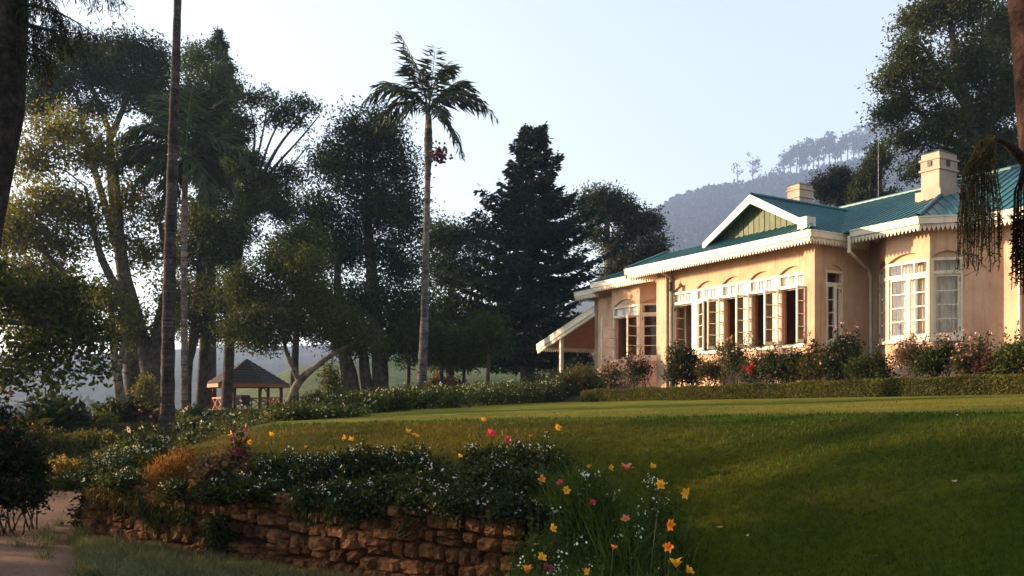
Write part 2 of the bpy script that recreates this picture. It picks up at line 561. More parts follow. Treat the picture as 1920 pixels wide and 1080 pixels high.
M['pasture'] = mat('pasture', (0.075, 0.095, 0.035), 1.0, noise=(0.05, (0.7, 0.75, 0.7), (1.3, 1.25, 1.2)), noise2=(0.6, (0.7, 0.7, 0.7), (1.25, 1.2, 1.2)), bump=(0.8, 0.6, 0.4), spec=0.0)
hl_ = polar_hill('pasture', [380, 440, 540, 620, 700, 800, 900, 1000, 1100, 1200, 1400], [752, 730, 694, 678, 672, 676, 668, 664, 655, 640, 620], 105, 260, -6, 35, amp=1.2, tail=60, jit=0.12)
hl_.data.materials[0] = M['pasture']

# forest clothing the hill behind the house
n_ = 26000
hx_, ht_ = RNG.uniform(1150, 1960, n_), RNG.uniform(0.05, 1.0, n_) ** 0.8
zr_ = (HYP - np.interp(hx_, [1020, 1120, 1180, 1230, 1262, 1330, 1400, 1440, 1500, 1560, 1620, 1680, 1750, 1900, 2080], [610, 520, 452, 394, 373, 352, 345, 336, 324, 310, 298, 285, 270, 262, 330])) / F * 1450
hd_ = 700 + 750 * ht_
hX_, hY_ = (hx_ - CXP) / F * hd_, hd_
hZ_ = 4 + (zr_ - 4) * ht_ ** 0.8 + 14 * fbm(hX_, hY_, 0.016, 31) * np.sin(np.pi * ht_)
HILL_PTS = np.stack([hX_, hY_, hZ_ - 0.5], 1)[fbm(hX_, hY_, 0.035, 44) > -0.25]

# haze: one closed box of even thin air round everything
hz = MB()
hz.box((-760, -60, -60), (1200, 1720, 545))
mh = bpy.data.materials.new('thin_haze')
mh.use_nodes = True
hn = mh.node_tree
hn.nodes.clear()
ho = hn.nodes.new("ShaderNodeOutputMaterial")
hv = hn.nodes.new("ShaderNodeVolumePrincipled")
hv.inputs["Color"].default_value = (0.42, 0.60, 1.0, 1)
hv.inputs["Density"].default_value = 0.00040
hv.inputs["Anisotropy"].default_value = 0.2
hn.links.new(hv.outputs[0], ho.inputs["Volume"])
kind(hz.build('haze', mh), 'stuff', 'thin bluish morning haze over the garden and hills')


# ------------------------------------------------------------------ the bungalow
house = thing('bungalow', 'peach colonial bungalow with teal metal roof, white fretwork eaves and open casement windows', 'house', H(3, 3, FLOOR - 0.3))
ZS, ZT, ZH = 1.62, 3.20, 3.61       # sill, casement head, window head
ZG = 4.51                            # eave


def facet(p0, p1, off=0.0):
    p0, p1 = np.array(p0, float), np.array(p1, float)
    d = (p1 - p0) / np.linalg.norm(p1 - p0)
    n = np.array([d[1], -d[0]])
    p0 = p0 + n * off

    def fn(a, out, z):
        q = p0 + d * a + n * out
        return H(q[0], q[1], z)
    fn.L = np.linalg.norm(p1 - p0)
    return fn


def pane(fn, a0, a1, z0, z1, d, parent, m='glass'):
    b = MB()
    b.box((a0, d - 0.003, z0), (a1, d + 0.003, z1), fn=fn)
    return b.build('pane', M[m], parent)


def leaf_fn(fn, ha, s, th, d0):
    c, q = math.cos(math.radians(th)), math.sin(math.radians(th))

    def g(w, t, z):
        return fn(ha + s * (w * c) - s * t * q, d0 + w * q + t * c, z)
    return g


def casement(fn, ha, s, th, width, z0, z1, d0=-0.04, m='glass', rows=4, curtain=False):
    g = leaf_fn(fn, ha, s, th, d0)
    b = MB()
    st, k = 0.055, 0.022
    b.box((0.004, -k, z0), (st, k, z1), fn=g)
    b.box((width - st, -k, z0), (width - 0.004, k, z1), fn=g)
    b.box((st, -k + 0.002, z0), (width - st, k - 0.002, z0 + 0.09), fn=g)
    b.box((st, -k + 0.002, z1 - st), (width - st, k - 0.002, z1), fn=g)
    zb = np.linspace(z0 + 0.09, z1 - st, rows + 1)
    for z in zb[1:-1]:
        b.box((st, -0.014, z - 0.013), (width - st, 0.014, z + 0.013), fn=g)
    o = b.build('casement', M['white'], house)
    for i in range(rows):
        pane(g, st, width - st, zb[i] + (0.013 if i else 0), zb[i + 1] - (0.013 if i < rows - 1 else 0), 0.0, o, m)
    # small black hinges
    for z in (z0 + 0.14, z1 - 0.18):
        hb = MB()
        hb.box((-0.012, k, z), (0.018, k + 0.015, z + 0.09), fn=g)
        hb.build('hinge', M['dark'], o)
    return o


def window(fn, a0, a1, nt, leaves, d0=-0.04, m='glass', zs=ZS, zt=ZT, zh=ZH, sill=True):
    b = MB()
    j, k = 0.05, 0.045
    b.box((a0, d0 - k, zs), (a0 + j, d0 + k, zh), fn=fn)
    b.box((a1 - j, d0 - k, zs), (a1, d0 + k, zh), fn=fn)
    b.box((a0 + j, d0 - k + 0.003, zh - 0.07), (a1 - j, d0 + k - 0.003, zh), fn=fn)
    b.box((a0 + j, d0 - k + 0.003, zt + 0.002), (a1 - j, d0 + k + 0.004, zt + 0.085), fn=fn)
    b.box((a0 + j, d0 - k + 0.003, zs), (a1 - j, d0 + k - 0.003, zs + 0.04), fn=fn)
    ts = np.linspace(a0 + j, a1 - j, nt + 1)
    for t in ts[1:-1]:
        b.box((t - 0.016, d0 - 0.028, zt + 0.085), (t + 0.016, d0 + 0.028, zh - 0.07), fn=fn)
    o = b.build('window', M['white'], house)
    for i in range(nt):
        pane(fn, ts[i] + (0.016 if i else 0), ts[i + 1] - (0.016 if i < nt - 1 else 0), zt + 0.085, zh - 0.07, d0, o, m)
    if sill:
        s = MB()
        s.box((a0 - 0.05, d0 - 0.04, zs - 0.07), (a1 + 0.05, 0.07, zs - 0.002), fn=fn)
        s.build('sill', M['white'], o)
    for (ha, sg, th, w) in leaves:
        casement(fn, ha, sg, th, w, zs + 0.045, zt, d0, m)
    return o


def wall_with_arches(fn, L, bays, z0, ztop, th=0.24, rise=0.2, zh=ZH, zs=ZS, rec=0.07, a_start=0.0):
    """rendered wall with window openings under segmental arch recesses"""
    b = MB()
    edges = [a_start]
    for a0, a1 in bays:
        edges += [a0, a1]
    edges.append(L)
    b.box((a_start, -th, z0), (L, 0, zs - 0.07), fn=fn)                          # below the sills
    for i in range(0, len(edges), 2):
        if edges[i + 1] - edges[i] > 0.003:
            b.box((edges[i], -th, zs - 0.07), (edges[i + 1], 0, zh), fn=fn)          # piers
            v = [fn(edges[i], 0, zh), fn(edges[i + 1], 0, zh), fn(edges[i + 1], 0, ztop), fn(edges[i], 0, ztop)]
            b.add(v, [(0, 1, 2, 3)])
    n = 12
    for a0, a1 in bays:
        aa = np.linspace(a0, a1, n + 1)
        x = np.linspace(-1, 1, n + 1)
        R = ((a1 - a0) ** 2 / 4 + rise ** 2) / (2 * rise)
        za = zh + np.sqrt(R * R - (x * (a1 - a0) / 2) ** 2) - (R - rise)
        for i in range(n):
            p, q, zp, zq = aa[i], aa[i + 1], za[i], za[i + 1]
            b.add([fn(p, 0, zp), fn(q, 0, zq), fn(q, 0, ztop), fn(p, 0, ztop)], [(0, 1, 2, 3)])
            b.add([fn(p, 0, zp), fn(p, -rec, zp), fn(q, -rec, zq), fn(q, 0, zq)], [(0, 1, 2, 3)])
            b.add([fn(p, -rec, zh), fn(q, -rec, zh), fn(q, -rec, zq), fn(p, -rec, zp)], [(0, 1, 2, 3)])
        b.add([fn(a0, -rec, zh), fn(a1, -rec, zh), fn(a1, -th, zh), fn(a0, -th, zh)], [(0, 1, 2, 3)])
        b.add([fn(a0, -th, zh), fn(a1, -th, zh), fn(a1, -th, ztop), fn(a0, -th, ztop)], [(0, 1, 2, 3)])
    return b.build('wall', M['wall'], house)


def plain_wall(p0, p1, z0=0.1, z1=4.34, th=0.24):
    fn = facet(p0, p1)
    b = MB()
    b.box((0, -th, z0), (fn.L, 0, z1), fn=fn)
    return b.build('wall', M['wall'], house)


ZB, ZW = 0.1, 4.335
# front of the projecting block: two piers and the recessed window wall
f0 = facet((0, 0), (6.45, 0))
for a0, a1 in ((0, 0.36), (5.97, 6.45)):
    b = MB()
    b.box((a0, -0.24, ZB), (a1, 0, ZW), fn=f0)
    b.build('pier', M['wall'], house)
fr = facet((0.36, 0.2), (5.97, 0.2))
bw = 5.61 / 5
bays = [(i * bw + 0.075, (i + 1) * bw - 0.075) for i in range(5)]
wall_with_arches(fr, 5.61, bays, ZB, ZW, rise=0.2)
for i, (a0, a1) in enumerate(bays):
    w = (a1 - a0) / 2 - 0.055
    ra, la = [(96, 62), (93, 58), (97, 66), (90, 20), (-74, -80)][i]
    window(fr, a0, a1, 3, [(a0 + 0.052, 1, ra, w), (a1 - 0.052, -1, la, w)])
for i in range(6):
    b = MB()
    b.box((max(0.0, i * bw - 0.077), -0.1, ZS - 0.06), (min(5.61, i * bw + 0.077), 0.006, ZH + 0.004), fn=fr)
    b.build('mullion', M['white'], house)
for i, (a0, a1) in enumerate(bays):
    b = MB()
    n = 22
    aa = np.linspace(a0 - 0.05, a0 + 0.42, n)
    dd = -0.42 + 0.03 * np.sin(aa * 60)
    for k in range(n - 1):
        b.add([fr(aa[k], dd[k], 1.2), fr(aa[k + 1], dd[k + 1], 1.2), fr(aa[k + 1], dd[k + 1], 3.3), fr(aa[k], dd[k], 3.3)], [(0, 1, 2, 3)])
    b.build('brown_curtain', M['brown_curtain'], house, smooth=True)
# bay on the right
fR = facet((-3.73, 2.28), (-2.57, 1.12))
wall_with_arches(fR, fR.L, [(0.90, 1.60)], ZB, ZW, rise=0.17)
window(fR, 0.90, 1.60, 1, [(0.952, 1, 0, 0.596)], m='glass')
fF = facet((-2.57, 1.12), (-1.35, 1.12))
wall_with_arches(fF, fF.L, [(0.03, 1.19)], ZB, ZW, rise=0.2)
window(fF, 0.03, 1.19, 3, [(0.082, 1, 0, 0.525), (1.138, -1, 0, 0.525)], m='glass_bay')
fL = facet((-1.35, 1.12), (-0.19, 2.28))
wall_with_arches(fL, fL.L, [(0.05, 1.2)], ZB, ZW, rise=0.17)
window(fL, 0.05, 1.2, 2, [(0.102, 1, 0, 0.52), (1.148, -1, 0, 0.52)])
plain_wall((-0.19, 2.28), (0.0, 2.28))
# side of the block
fS = facet((0, 2.28), (0, 0.245))
wall_with_arches(fS, fS.L, [(1.165, 1.835)], ZB, ZW, rise=0.16)
window(fS, 1.165, 1.835, 1, [(1.217, 1, 0, 0.285), (1.783, -1, 74, 0.285)])
plain_wall((6.45, 0.24), (6.45, 2.28))
plain_wall((6.45, 2.28), (7.56, 2.28))
# bay on the left
gR = facet((7.56, 2.28), (8.72, 1.12))
wall_with_arches(gR, gR.L, [(0.1, 1.6)], ZB, ZW, rise=0.2)
window(gR, 0.1, 1.6, 2, [(0.152, 1, 0, 0.69), (1.548, -1, 0, 0.69)])
gF = facet((8.72, 1.12), (10.37, 1.12))
wall_with_arches(gF, gF.L, [(0.08, 1.55)], ZB, ZW, rise=0.24)
window(gF, 0.08, 1.55, 3, [(0.132, 1, 100, 0.6), (1.498, -1, 96, 0.6)])
plain_wall((10.37, 1.12), (11.53, 2.28))
plain_wall((11.53, 2.28), (13.06, 2.28))
plain_wall((13.06, 2.28), (13.06, 9.6))
plain_wall((13.06, 9.6), (-9, 9.6))
plain_wall((-9, 9.6), (-9, 2.28))
plain_wall((-9, 2.28), (-3.73, 2.28))

# rooms: floor, ceiling and a partition, curtains in the right bay
b = MB()
b.box((-8.7, 2.1, 0.8), (12.8, 9.3, 0.9), fn=H)
b.box((0.25, 0.45, 0.796), (6.2, 2.1, 0.896), fn=H)
b.build('room_floor', M['interior'], house)
b = MB()
b.box((-8.7, 5.6, 0.9), (12.8, 5.7, 4.3), fn=H)
for u in (-4.2, 6.75):
    b.box((u, 2.52, 0.9), (u + 0.1, 5.6, 4.3), fn=H)
b.build('partition', M['interior'], house)
for (fn, a0, a1) in ((fR, 0.92, 1.58), (fF, 0.08, 1.14)):
    b = MB()
    n = 44
    aa = np.linspace(a0, a1, n)
    dd = -0.22 + 0.022 * np.sin(aa * 62) + 0.012 * np.sin(aa * 25)
    for i in range(n - 1):
        b.add([fn(aa[i], dd[i], 1.55), fn(aa[i + 1], dd[i + 1], 1.55), fn(aa[i + 1], dd[i + 1], 3.56), fn(aa[i], dd[i], 3.56)], [(0, 1, 2, 3)])
    b.build('curtain', M['curtain'], house, smooth=True)


for i, (a0, a1) in enumerate(bays):
    b = MB()
    n = 26
    aa = np.linspace(a0 + 0.03, a1 - 0.03, n)
    dd = -0.105 + 0.006 * np.sin(aa * 70)
    for k in range(n - 1):
        b.add([fr(aa[k], dd[k], 3.17), fr(aa[k + 1], dd[k + 1], 3.17), fr(aa[k + 1], dd[k + 1], 3.6), fr(aa[k], dd[k], 3.6)], [(0, 1, 2, 3)])
    b.build('blind', M['blind'], house, smooth=True)
b = MB()
aa = np.linspace(0.1, 1.53, 30)
dd = -0.105 + 0.006 * np.sin(aa * 70)
for k in range(29):
    b.add([gF(aa[k], dd[k], 3.17), gF(aa[k + 1], dd[k + 1], 3.17), gF(aa[k + 1], dd[k + 1], 3.6), gF(aa[k], dd[k], 3.6)], [(0, 1, 2, 3)])
b.build('blind', M['blind'], house, smooth=True)


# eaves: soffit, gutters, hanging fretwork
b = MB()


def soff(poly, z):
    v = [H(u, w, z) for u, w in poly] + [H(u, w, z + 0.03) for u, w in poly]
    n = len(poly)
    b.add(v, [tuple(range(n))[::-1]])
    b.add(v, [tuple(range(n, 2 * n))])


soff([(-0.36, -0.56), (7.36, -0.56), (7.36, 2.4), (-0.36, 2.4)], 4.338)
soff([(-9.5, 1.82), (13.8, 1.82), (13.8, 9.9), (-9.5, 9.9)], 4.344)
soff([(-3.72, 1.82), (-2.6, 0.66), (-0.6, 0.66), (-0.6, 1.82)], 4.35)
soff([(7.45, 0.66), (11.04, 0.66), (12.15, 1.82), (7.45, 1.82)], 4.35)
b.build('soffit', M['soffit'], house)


def eave(pts, ztop, depth=0.17, drop=0.17, wide=0.11, teeth=True, zs=None):
    """white gutter board along a run of points, with a pointed fretwork valance under it"""
    zs = zs or [ztop] * len(pts)
    g, t = MB(), MB()
    ct = 0
    for i in range(len(pts) - 1):
        fn = facet(pts[i], pts[i + 1])
        L = fn.L
        za, zb = zs[i], zs[i + 1]

        def sl(a, d, z, L=L, za=za, zb=zb, fn=fn):
            return fn(a, d, z + za + (zb - za) * a / L)
        e0 = 0.001 * (i + 1)
        g.box((-wide if i == -1 else 0, -wide, -depth), (L + (0.0), 0, 0), fn=sl)
        g.box((0, -wide - 0.001, -0.02), (L, 0.018, 0.014 + e0), fn=sl)             # rolled lip
        if teeth:
            n = max(1, int(round(L / 0.105)))
            w = L / n
            t.box((0, -0.06, -depth - 0.05), (L, -0.045, -depth + 0.01), fn=sl)
            for k in range(n):
                x0, x1, xm = k * w + 0.006, (k + 1) * w - 0.006, (k + 0.5) * w
                q = [(x0, -depth - 0.05), (x0, -depth - 0.075), (xm - 0.008, -depth - drop), (xm + 0.008, -depth - drop), (x1, -depth - 0.075), (x1, -depth - 0.05)]
                v = [sl(x, -0.045, z) for x, z in q] + [sl(x, -0.06, z) for x, z in q]
                t.add(v, [(0, 1, 2, 3, 4, 5), (11, 10, 9, 8, 7, 6)])
                t.add(v, [(1, 7, 8, 2), (2, 8, 9, 3), (3, 9, 10, 4), (0, 6, 7, 1), (4, 10, 11, 5)])
    o = g.build('gutter', M['white'], house)
    if teeth:
        kind(t.build('valance', M['white'], house), 'stuff')
    return o


eave([(-0.4, 1.75), (-0.4, -0.6)], ZG - 0.003)
eave([(-0.4, -0.6), (7.4, -0.6)], ZG)
eave([(7.4, -0.6), (7.4, 1.5)], ZG - 0.003)
eave([(-3.76, 1.78), (-2.6, 0.62)], 4.56)
eave([(-2.6, 0.62), (-0.62, 0.62)], 4.563)
eave([(-9.5, 1.78), (-3.76, 1.78)], 4.563)
eave([(7.45, 0.62), (11.04, 0.62)], 4.563)
eave([(11.04, 0.62), (12.2, 1.78)], 4.56)
eave([(12.2, 1.78), (13.83, 1.78)], 4.60)
eave([(13.83, 1.78), (13.83, 9.8)], 4.597)

# downpipes
for pts in ([(-0.62, 0.60, 4.42), (-0.62, 0.6, 4.02), (-0.02, 2.16, 3.72), (-0.06, 2.2, 3.5), (-0.06, 2.2, 0.5)],
            [(5.9, -0.5, 4.36), (5.9, 0.12, 4.1), (5.9, 0.12, 0.5)],
            [(-4.15, 1.75, 4.45), (-4.15, 2.21, 4.05), (-4.15, 2.21, 0.5)]):
    b = MB()
    pp = [H(*p) for p in pts]
    for p, q in zip(pp[:-1], pp[1:]):
        b.tube([p, q], 0.045, 8)
    for p in pp[1:-1]:
        b.lathe([(0.0, -0.05), (0.05, -0.045), (0.05, 0.045), (0.0, 0.05)], p, 8)
    for z in (1.4, 2.9):
        b.lathe([(0.046, -0.03), (0.055, -0.03), (0.055, 0.03), (0.046, 0.03)], H(pts[-1][0], pts[-1][1], z), 8)
    b.build('downpipe', M['white'], house)


def roof_plane(poly, name='roof', pitch=0.24, th=0.035):
    """metal sheet over a convex polygon, with standing ribs running down the slope"""
    pts = np.array([H(*p) for p in poly])
    n = np.cross(pts[1] - pts[0], pts[2] - pts[0])
    n /= np.linalg.norm(n)
    if n[2] < 0:
        n = -n
    e = np.cross((0, 0, 1), n)
    e /= np.linalg.norm(e)
    d = np.cross(n, e)
    b = MB()
    k = len(pts)
    v = np.concatenate([pts, pts - n * th])
    b.add(v, [tuple(range(k))])
    b.add(v, [tuple(range(2 * k - 1, k - 1, -1))])
    for i in range(k):
        j = (i + 1) % k
        b.add(v, [(i, j, j + k, i + k)])
    o = b.build(name, M['roof'], house)
    r = MB()
    pe, pd = pts @ e, pts @ d
    for t in np.arange(math.ceil(pe.min() / pitch) * pitch, pe.max(), pitch):
        xs = []
        for i in range(k):
            j = (i + 1) % k
            if (pe[i] - t) * (pe[j] - t) < 0:
                f = (t - pe[i]) / (pe[j] - pe[i])
                xs.append(pd[i] + f * (pd[j] - pd[i]))
        if len(xs) == 2 and abs(xs[0] - xs[1]) > 0.1:
            o0 = e * t + n * (pts[0] @ n + 0.009)
            r.bar(o0 + d * min(xs), o0 + d * max(xs), 0.035, 0.03, up=n)
    if r.n:
        kind(r.build('roof_rib', M['roof'], o), 'stuff')
    return o


def fz(u, v):
    return 4.55 + 0.415 * (v - 0.62)


def hz_(u, v):
    return 4.55 + 0.415 * ((u + 2.6) + (v - 0.62)) / math.sqrt(2)


def pl(f, *uv):
    return [(u, v, f(u, v)) for u, v in uv]


roof_plane(pl(fz, (-2.6, 0.62), (11.04, 0.62), (6.56, 5.1), (-0.745, 5.1)))
roof_plane(pl(hz_, (-2.6, 0.62), (-0.745, 5.1), (-3.0, 5.1), (-3.76, 1.78)))
roof_plane(pl(lambda u, v: 4.55 + 0.56 * (v - 1.78), (-9.5, 1.78), (-3.76, 1.78), (-0.745, 5.1), (-9.5, 5.1)))
roof_plane([(-9.5, 5.1, 6.41), (6.56, 5.1, 6.41), (11.04, 9.9, 4.5), (-9.5, 9.9, 4.5)])
roof_plane([(11.04, 0.62, 4.55), (11.04, 9.6, 4.55), (6.56, 5.1, 6.41)])
roof_plane(pl(lambda u, v: 4.6 + 0.415 * (v - 1.78), (13.83, 1.78), (9.6, 1.78), (9.6, 4.5), (11.11, 4.5)))
roof_plane(pl(lambda u, v: 4.6 + 0.415 * (13.83 - u), (13.83, 1.78), (11.11, 4.5), (11.11, 7.1), (13.83, 9.8)))
sz = lambda u, v: 4.50 + 0.49 * (v + 0.6)
rz = lambda u, v: 4.50 + 0.56 * (u + 0.4)
lz = lambda u, v: 6.04 - 0.56 * (u - 2.35)
roof_plane(pl(sz, (-0.4, -0.6), (7.4, -0.6), (6.52, 0.4), (0.48, 0.4)))
roof_plane(pl(rz, (0.2125, 0.1), (2.35, 0.1), (2.35, 4.3), (0.2125, 2.75)))
roof_plane(pl(rz, (-0.4, -0.6), (0.2125, 0.1), (0.2125, 2.75), (-0.4, 2.2)))
roof_plane(pl(lz, (2.35, 0.1), (4.3, 0.1), (4.3, 3.0), (2.35, 4.3)))
roof_plane([(4.2, 0.4, 4.99), (6.52, 0.4, 4.99), (6.52, 1.75, 5.03), (4.2, 1.75, 5.03)])
roof_plane(pl(lambda u, v: 4.5 + 0.56 * (7.4 - u), (7.4, -0.6), (7.4, 1.6), (6.52, 1.6), (6.52, 0.4)))
for p, q in (((-9.5, 5.1, 6.43), (6.56, 5.1, 6.43)), ((6.56, 5.1, 6.43), (11.04, 0.62, 4.58)), ((2.35, 0.1, 6.07), (2.35, 4.25, 6.07)),
             ((-2.6, 0.62, 4.58), (-0.8, 5.0, 6.42)), ((-0.4, -0.6, 4.53), (0.2125, 0.1, 4.87)), ((7.4, -0.6, 4.53), (6.52, 0.4, 5.02))):
    b = MB()
    b.tube([H(*p), H(*q)], 0.06, 8)
    b.build('ridge_cap', M['roof'], house)

# gablet on the front: white bargeboards over green vertical boards
gab = MB()
gab.box((0.55, 0.44, 4.95), (4.15, 0.46, 5.05), fn=H)
v = [H(0.5, 0.45, 5.0), H(4.2, 0.45, 5.0), H(2.35, 0.45, 6.0)]
gab.add(v, [(0, 1, 2)])
gable = gab.build('gable', M['dark'], house)
gb = 3.7 / 18
for i in range(18):
    u0, u1 = 0.5 + i * gb + 0.012, 0.5 + (i + 1) * gb - 0.012
    z0 = 5.0
    za = 5.0 + 0.54 * (1.85 - abs(u0 - 2.35))
    zb = 5.0 + 0.54 * (1.85 - abs(u1 - 2.35))
    b = MB()
    dp = 0.405 + 0.008 * (i % 2)
    v = [H(u0, dp, z0 - 0.03), H(u1, dp, z0 - 0.03), H(u1, dp, zb), H(u0, dp, za), H(u0, dp + 0.03, z0 - 0.03), H(u1, dp + 0.03, z0 - 0.03), H(u1, dp + 0.03, zb), H(u0, dp + 0.03, za)]
    b.add(v, [(0, 1, 2, 3), (0, 3, 7, 4), (1, 5, 6, 2)])
    b.build('board', M['gable'], gable)
for (p, q) in (((2.35, 6.04), (0.38, 4.94)), ((2.35, 6.04), (4.32, 4.94))):
    b = MB()
    dz = 0.235
    u0, z0, u1, z1 = p[0], p[1], q[0], q[1]
    v = []
    for vv in (0.03, 0.09):
        v += [H(u0, vv, z0 + 0.02), H(u1, vv, z1 + 0.02), H(u1, vv, z1 - dz + 0.06), H(u0, vv, z0 - dz)]
    b.add(v, [(0, 1, 2, 3), (7, 6, 5, 4), (0, 4, 5, 1), (1, 5, 6, 2), (2, 6, 7, 3)])
    b.build('bargeboard', M['white'], house)
b = MB()
b.box((-0.02, -0.32, 4.5), (0.3, 0.02, 4.96), fn=H)
b.build('kneeler', M['white'], house)


def chimney(u0, v0, w, d, zb, zt, holes, flare):
    b = MB()
    b.box((u0, v0, zb), (u0 + w, v0 + d, zt - 0.42), fn=H)
    b.box((u0 - 0.045, v0 - 0.045, zt - 0.42), (u0 + w + 0.045, v0 + d + 0.045, zt - 0.37), fn=H)
    b.box((u0 - 0.01, v0 - 0.01, zt - 0.37), (u0 + w + 0.01, v0 + d + 0.01, zt - 0.14), fn=H)
    b.box((u0 - 0.045, v0 - 0.045, zt - 0.14), (u0 + w + 0.045, v0 + d + 0.045, zt - 0.09), fn=H)
    b.box((u0, v0, zt - 0.09), (u0 + w, v0 + d, zt + 0.06), fn=H)
    if flare:
        b.box((u0 - 0.09, v0 - 0.09, zb), (u0 + w + 0.12, v0 + d + 0.09, zb + flare), fn=H)
    o = b.build('chimney', M['chimney'], house)
    c = MB()
    m, n = (u0 + w / 2, v0 + d / 2, zt + 0.22), (u0 + w / 2, v0 + d / 2, zt + 0.2)
    q = [(u0 - 0.03, v0 - 0.03), (u0 + w + 0.03, v0 - 0.03), (u0 + w + 0.03, v0 + d + 0.03), (u0 - 0.03, v0 + d + 0.03)]
    vv = [H(*p, zt + 0.06) for p in q] + [H(*m)]
    c.add(vv, [(0, 1, 4), (1, 2, 4), (2, 3, 4), (3, 0, 4)])
    c.build('chimney_cap', M['roof'], o)
    for hb in holes:
        k = MB()
        k.box(hb[0], hb[1], fn=H)
        k.build('vent', M['dark'], o)


chimney(-1.58, 3.0, 0.53, 0.78, 4.9, 6.72, [((-1.37, 2.965, 6.42), (-1.25, 3.1, 6.56)), ((-1.62, 3.3, 6.42), (-1.5, 3.43, 6.56))], 0.86)
chimney(5.6, 5.8, 0.55, 0.7, 6.0, 7.78, [((5.8, 5.765, 7.0), (5.93, 5.9, 7.13))], 0)

# lean-to verandah at the far end
vr = lambda u, v: 3.98 - 1.33 * (u - 13.06) / 4.4
roof_plane(pl(vr, (13.06, 2.3), (17.46, 2.3), (17.46, 9.0), (13.06, 9.0)), 'verandah_roof')
b = MB()
v = [H(13.1, 2.36, 3.9), H(17.4, 2.36, 2.6), H(17.4, 8.9, 2.6), H(13.1, 8.9, 3.9)]
b.add(v, [(0, 1, 2, 3)])
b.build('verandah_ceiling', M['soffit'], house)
eave([(13.07, 2.26), (17.5, 2.26)], 0, depth=0.26, drop=0.17, wide=0.06, zs=[4.02, 2.69])
eave([(17.5, 2.26), (17.5, 9.0)], 2.68, depth=0.12, wide=0.06)
for (u, v_) in ((15.76, 2.45), (17.1, 5.6), (17.1, 8.7)):
    b = MB()
    zt = vr(u, 0) - 0.12
    b.box((u - 0.07, v_ - 0.07, 0.3), (u + 0.07, v_ + 0.07, zt), fn=H)
    b.box((u - 0.1, v_ - 0.1, 0.3), (u + 0.1, v_ + 0.1, 0.68), fn=H)
    b.build('post', M['white'], house)
b = MB()
b.box((13.1, 2.35, 0.2), (17.3, 9.0, 0.5), fn=H)
b.build('verandah_floor', M['interior'], house)
# wall lantern by the left pier
b = MB()
lp = H(5.72, -0.02, 3.86)
b.tube([H(5.72, 0.2, 4.02), H(5.72, 0.0, 4.1), lp + (0, 0, 0.1)], 0.015, 6)
b.lathe([(0.0, 0.1), (0.07, 0.04), (0.065, 0.02), (0.05, -0.16), (0.065, -0.18), (0.02, -0.23), (0.0, -0.25)], lp, 8)
b.build('lantern', M['dark'], house)


# ------------------------------------------------------------------ vegetation builders
def rand_dirs(n, up=0.0):
    d = RNG.normal(size=(n, 3))
    d[:, 2] += up
    return d / (np.linalg.norm(d, axis=1)[:, None] + 1e-9)


def add_leaves(mb, pos, size, col, width=0.45, up=0.15, droop=0.0, dirs=None):
    """one folded four-point leaf per position"""
    n = len(pos)
    d = rand_dirs(n, -droop) if dirs is None else dirs
    s = np.cross(d, rand_dirs(n, up))
    s /= np.linalg.norm(s, axis=1)[:, None] + 1e-9
    nn = np.cross(s, d)
    L = np.broadcast_to(np.asarray(size, float), (n,)) * RNG.uniform(0.65, 1.3, n)
    w = L * width / 2
    mid = pos + d * (L * 0.5)[:, None] + nn * (L * 0.1)[:, None]
    V = np.stack([pos, mid + s * w[:, None], pos + d * L[:, None], mid - s * w[:, None]], 1).reshape(-1, 3)
    f = np.arange(n * 4).reshape(-1, 4)
    mb.add(V, f, np.repeat(col, 4, 0))


def leaf_cols(n, a, b, t=None, jit=0.22):
    t = RNG.uniform(0, 1, n) if t is None else t
    c = np.asarray(a)[None] * (1 - t[:, None]) + np.asarray(b)[None] * t[:, None]
    return np.clip(c * RNG.uniform(1 - jit, 1 + jit, (n, 1)), 0, 1)


def clumps(c, r, n, power=0.45):
    """n points in an ellipsoid, gathered towards its outside"""
    d = rand_dirs(n)
    return c + d * (RNG.uniform(0, 1, n) ** power * RNG.uniform(0.7, 1.28, n))[:, None] * np.asarray(r)


def fill(mb, blobs, n, size, ca, cb, sub=0.5, per=60, width=0.45, flat=0.7, droop=0.0, twigs=None, tw_r=0.012, power=0.45, tcol=(0.05, 0.04, 0.03)):
    """leaf clumps inside ellipsoids; blobs = list of (centre, radii)"""
    vol = np.array([np.prod(np.asarray(r)) ** 0.75 for _, r in blobs])
    share = vol / vol.sum() * n
    for (c, r), k in zip(blobs, share):
        m = max(3, int(k / per))
        cc = clumps(np.asarray(c), r, m, power)
        per_ = max(3, int(k / m))
        tc = np.repeat(RNG.uniform(0, 1, m), per_)
        base = np.repeat(cc, per_, 0)
        off = RNG.normal(size=(len(base), 3)) * sub * 0.5 * np.array([1, 1, flat])
        tcol_t = np.clip(tc * 0.7 + RNG.uniform(0, 0.3, len(base)), 0, 1)
        add_leaves(mb, base + off, size, leaf_cols(len(base), ca, cb, tcol_t), width, droop=droop)
        if twigs is not None:
            for q in cc[:: 2]:
                a = np.asarray(c) + RNG.normal(size=3) * 0.1 * np.asarray(r)
                md = (a + q) / 2 + RNG.normal(size=3) * 0.08 * np.linalg.norm(q - a)
                twigs.tube([a, md, q], [tw_r * 1.8, tw_r * 1.3, tw_r * 0.5], 4, tcol, cap=False)


def trunk_path(pts, d, k=4):
    """photo points (x, y, radius[, depth shift]) -> smoothed 3d path"""
    q = np.array([list(P(p[0], p[1], d + (p[3] if len(p) > 3 else 0))) + [p[2]] for p in pts])
    t = np.linspace(0, 1, len(q))
    tt = np.linspace(0, 1, (len(q) - 1) * k + 1)
    o = np.stack([np.interp(tt, t, q[:, i]) for i in range(4)], 1)
    for _ in range(3):
        o[1:-1] = (o[:-2] + 2 * o[1:-1] + o[2:]) / 4
    return o[:, :3], o[:, 3]


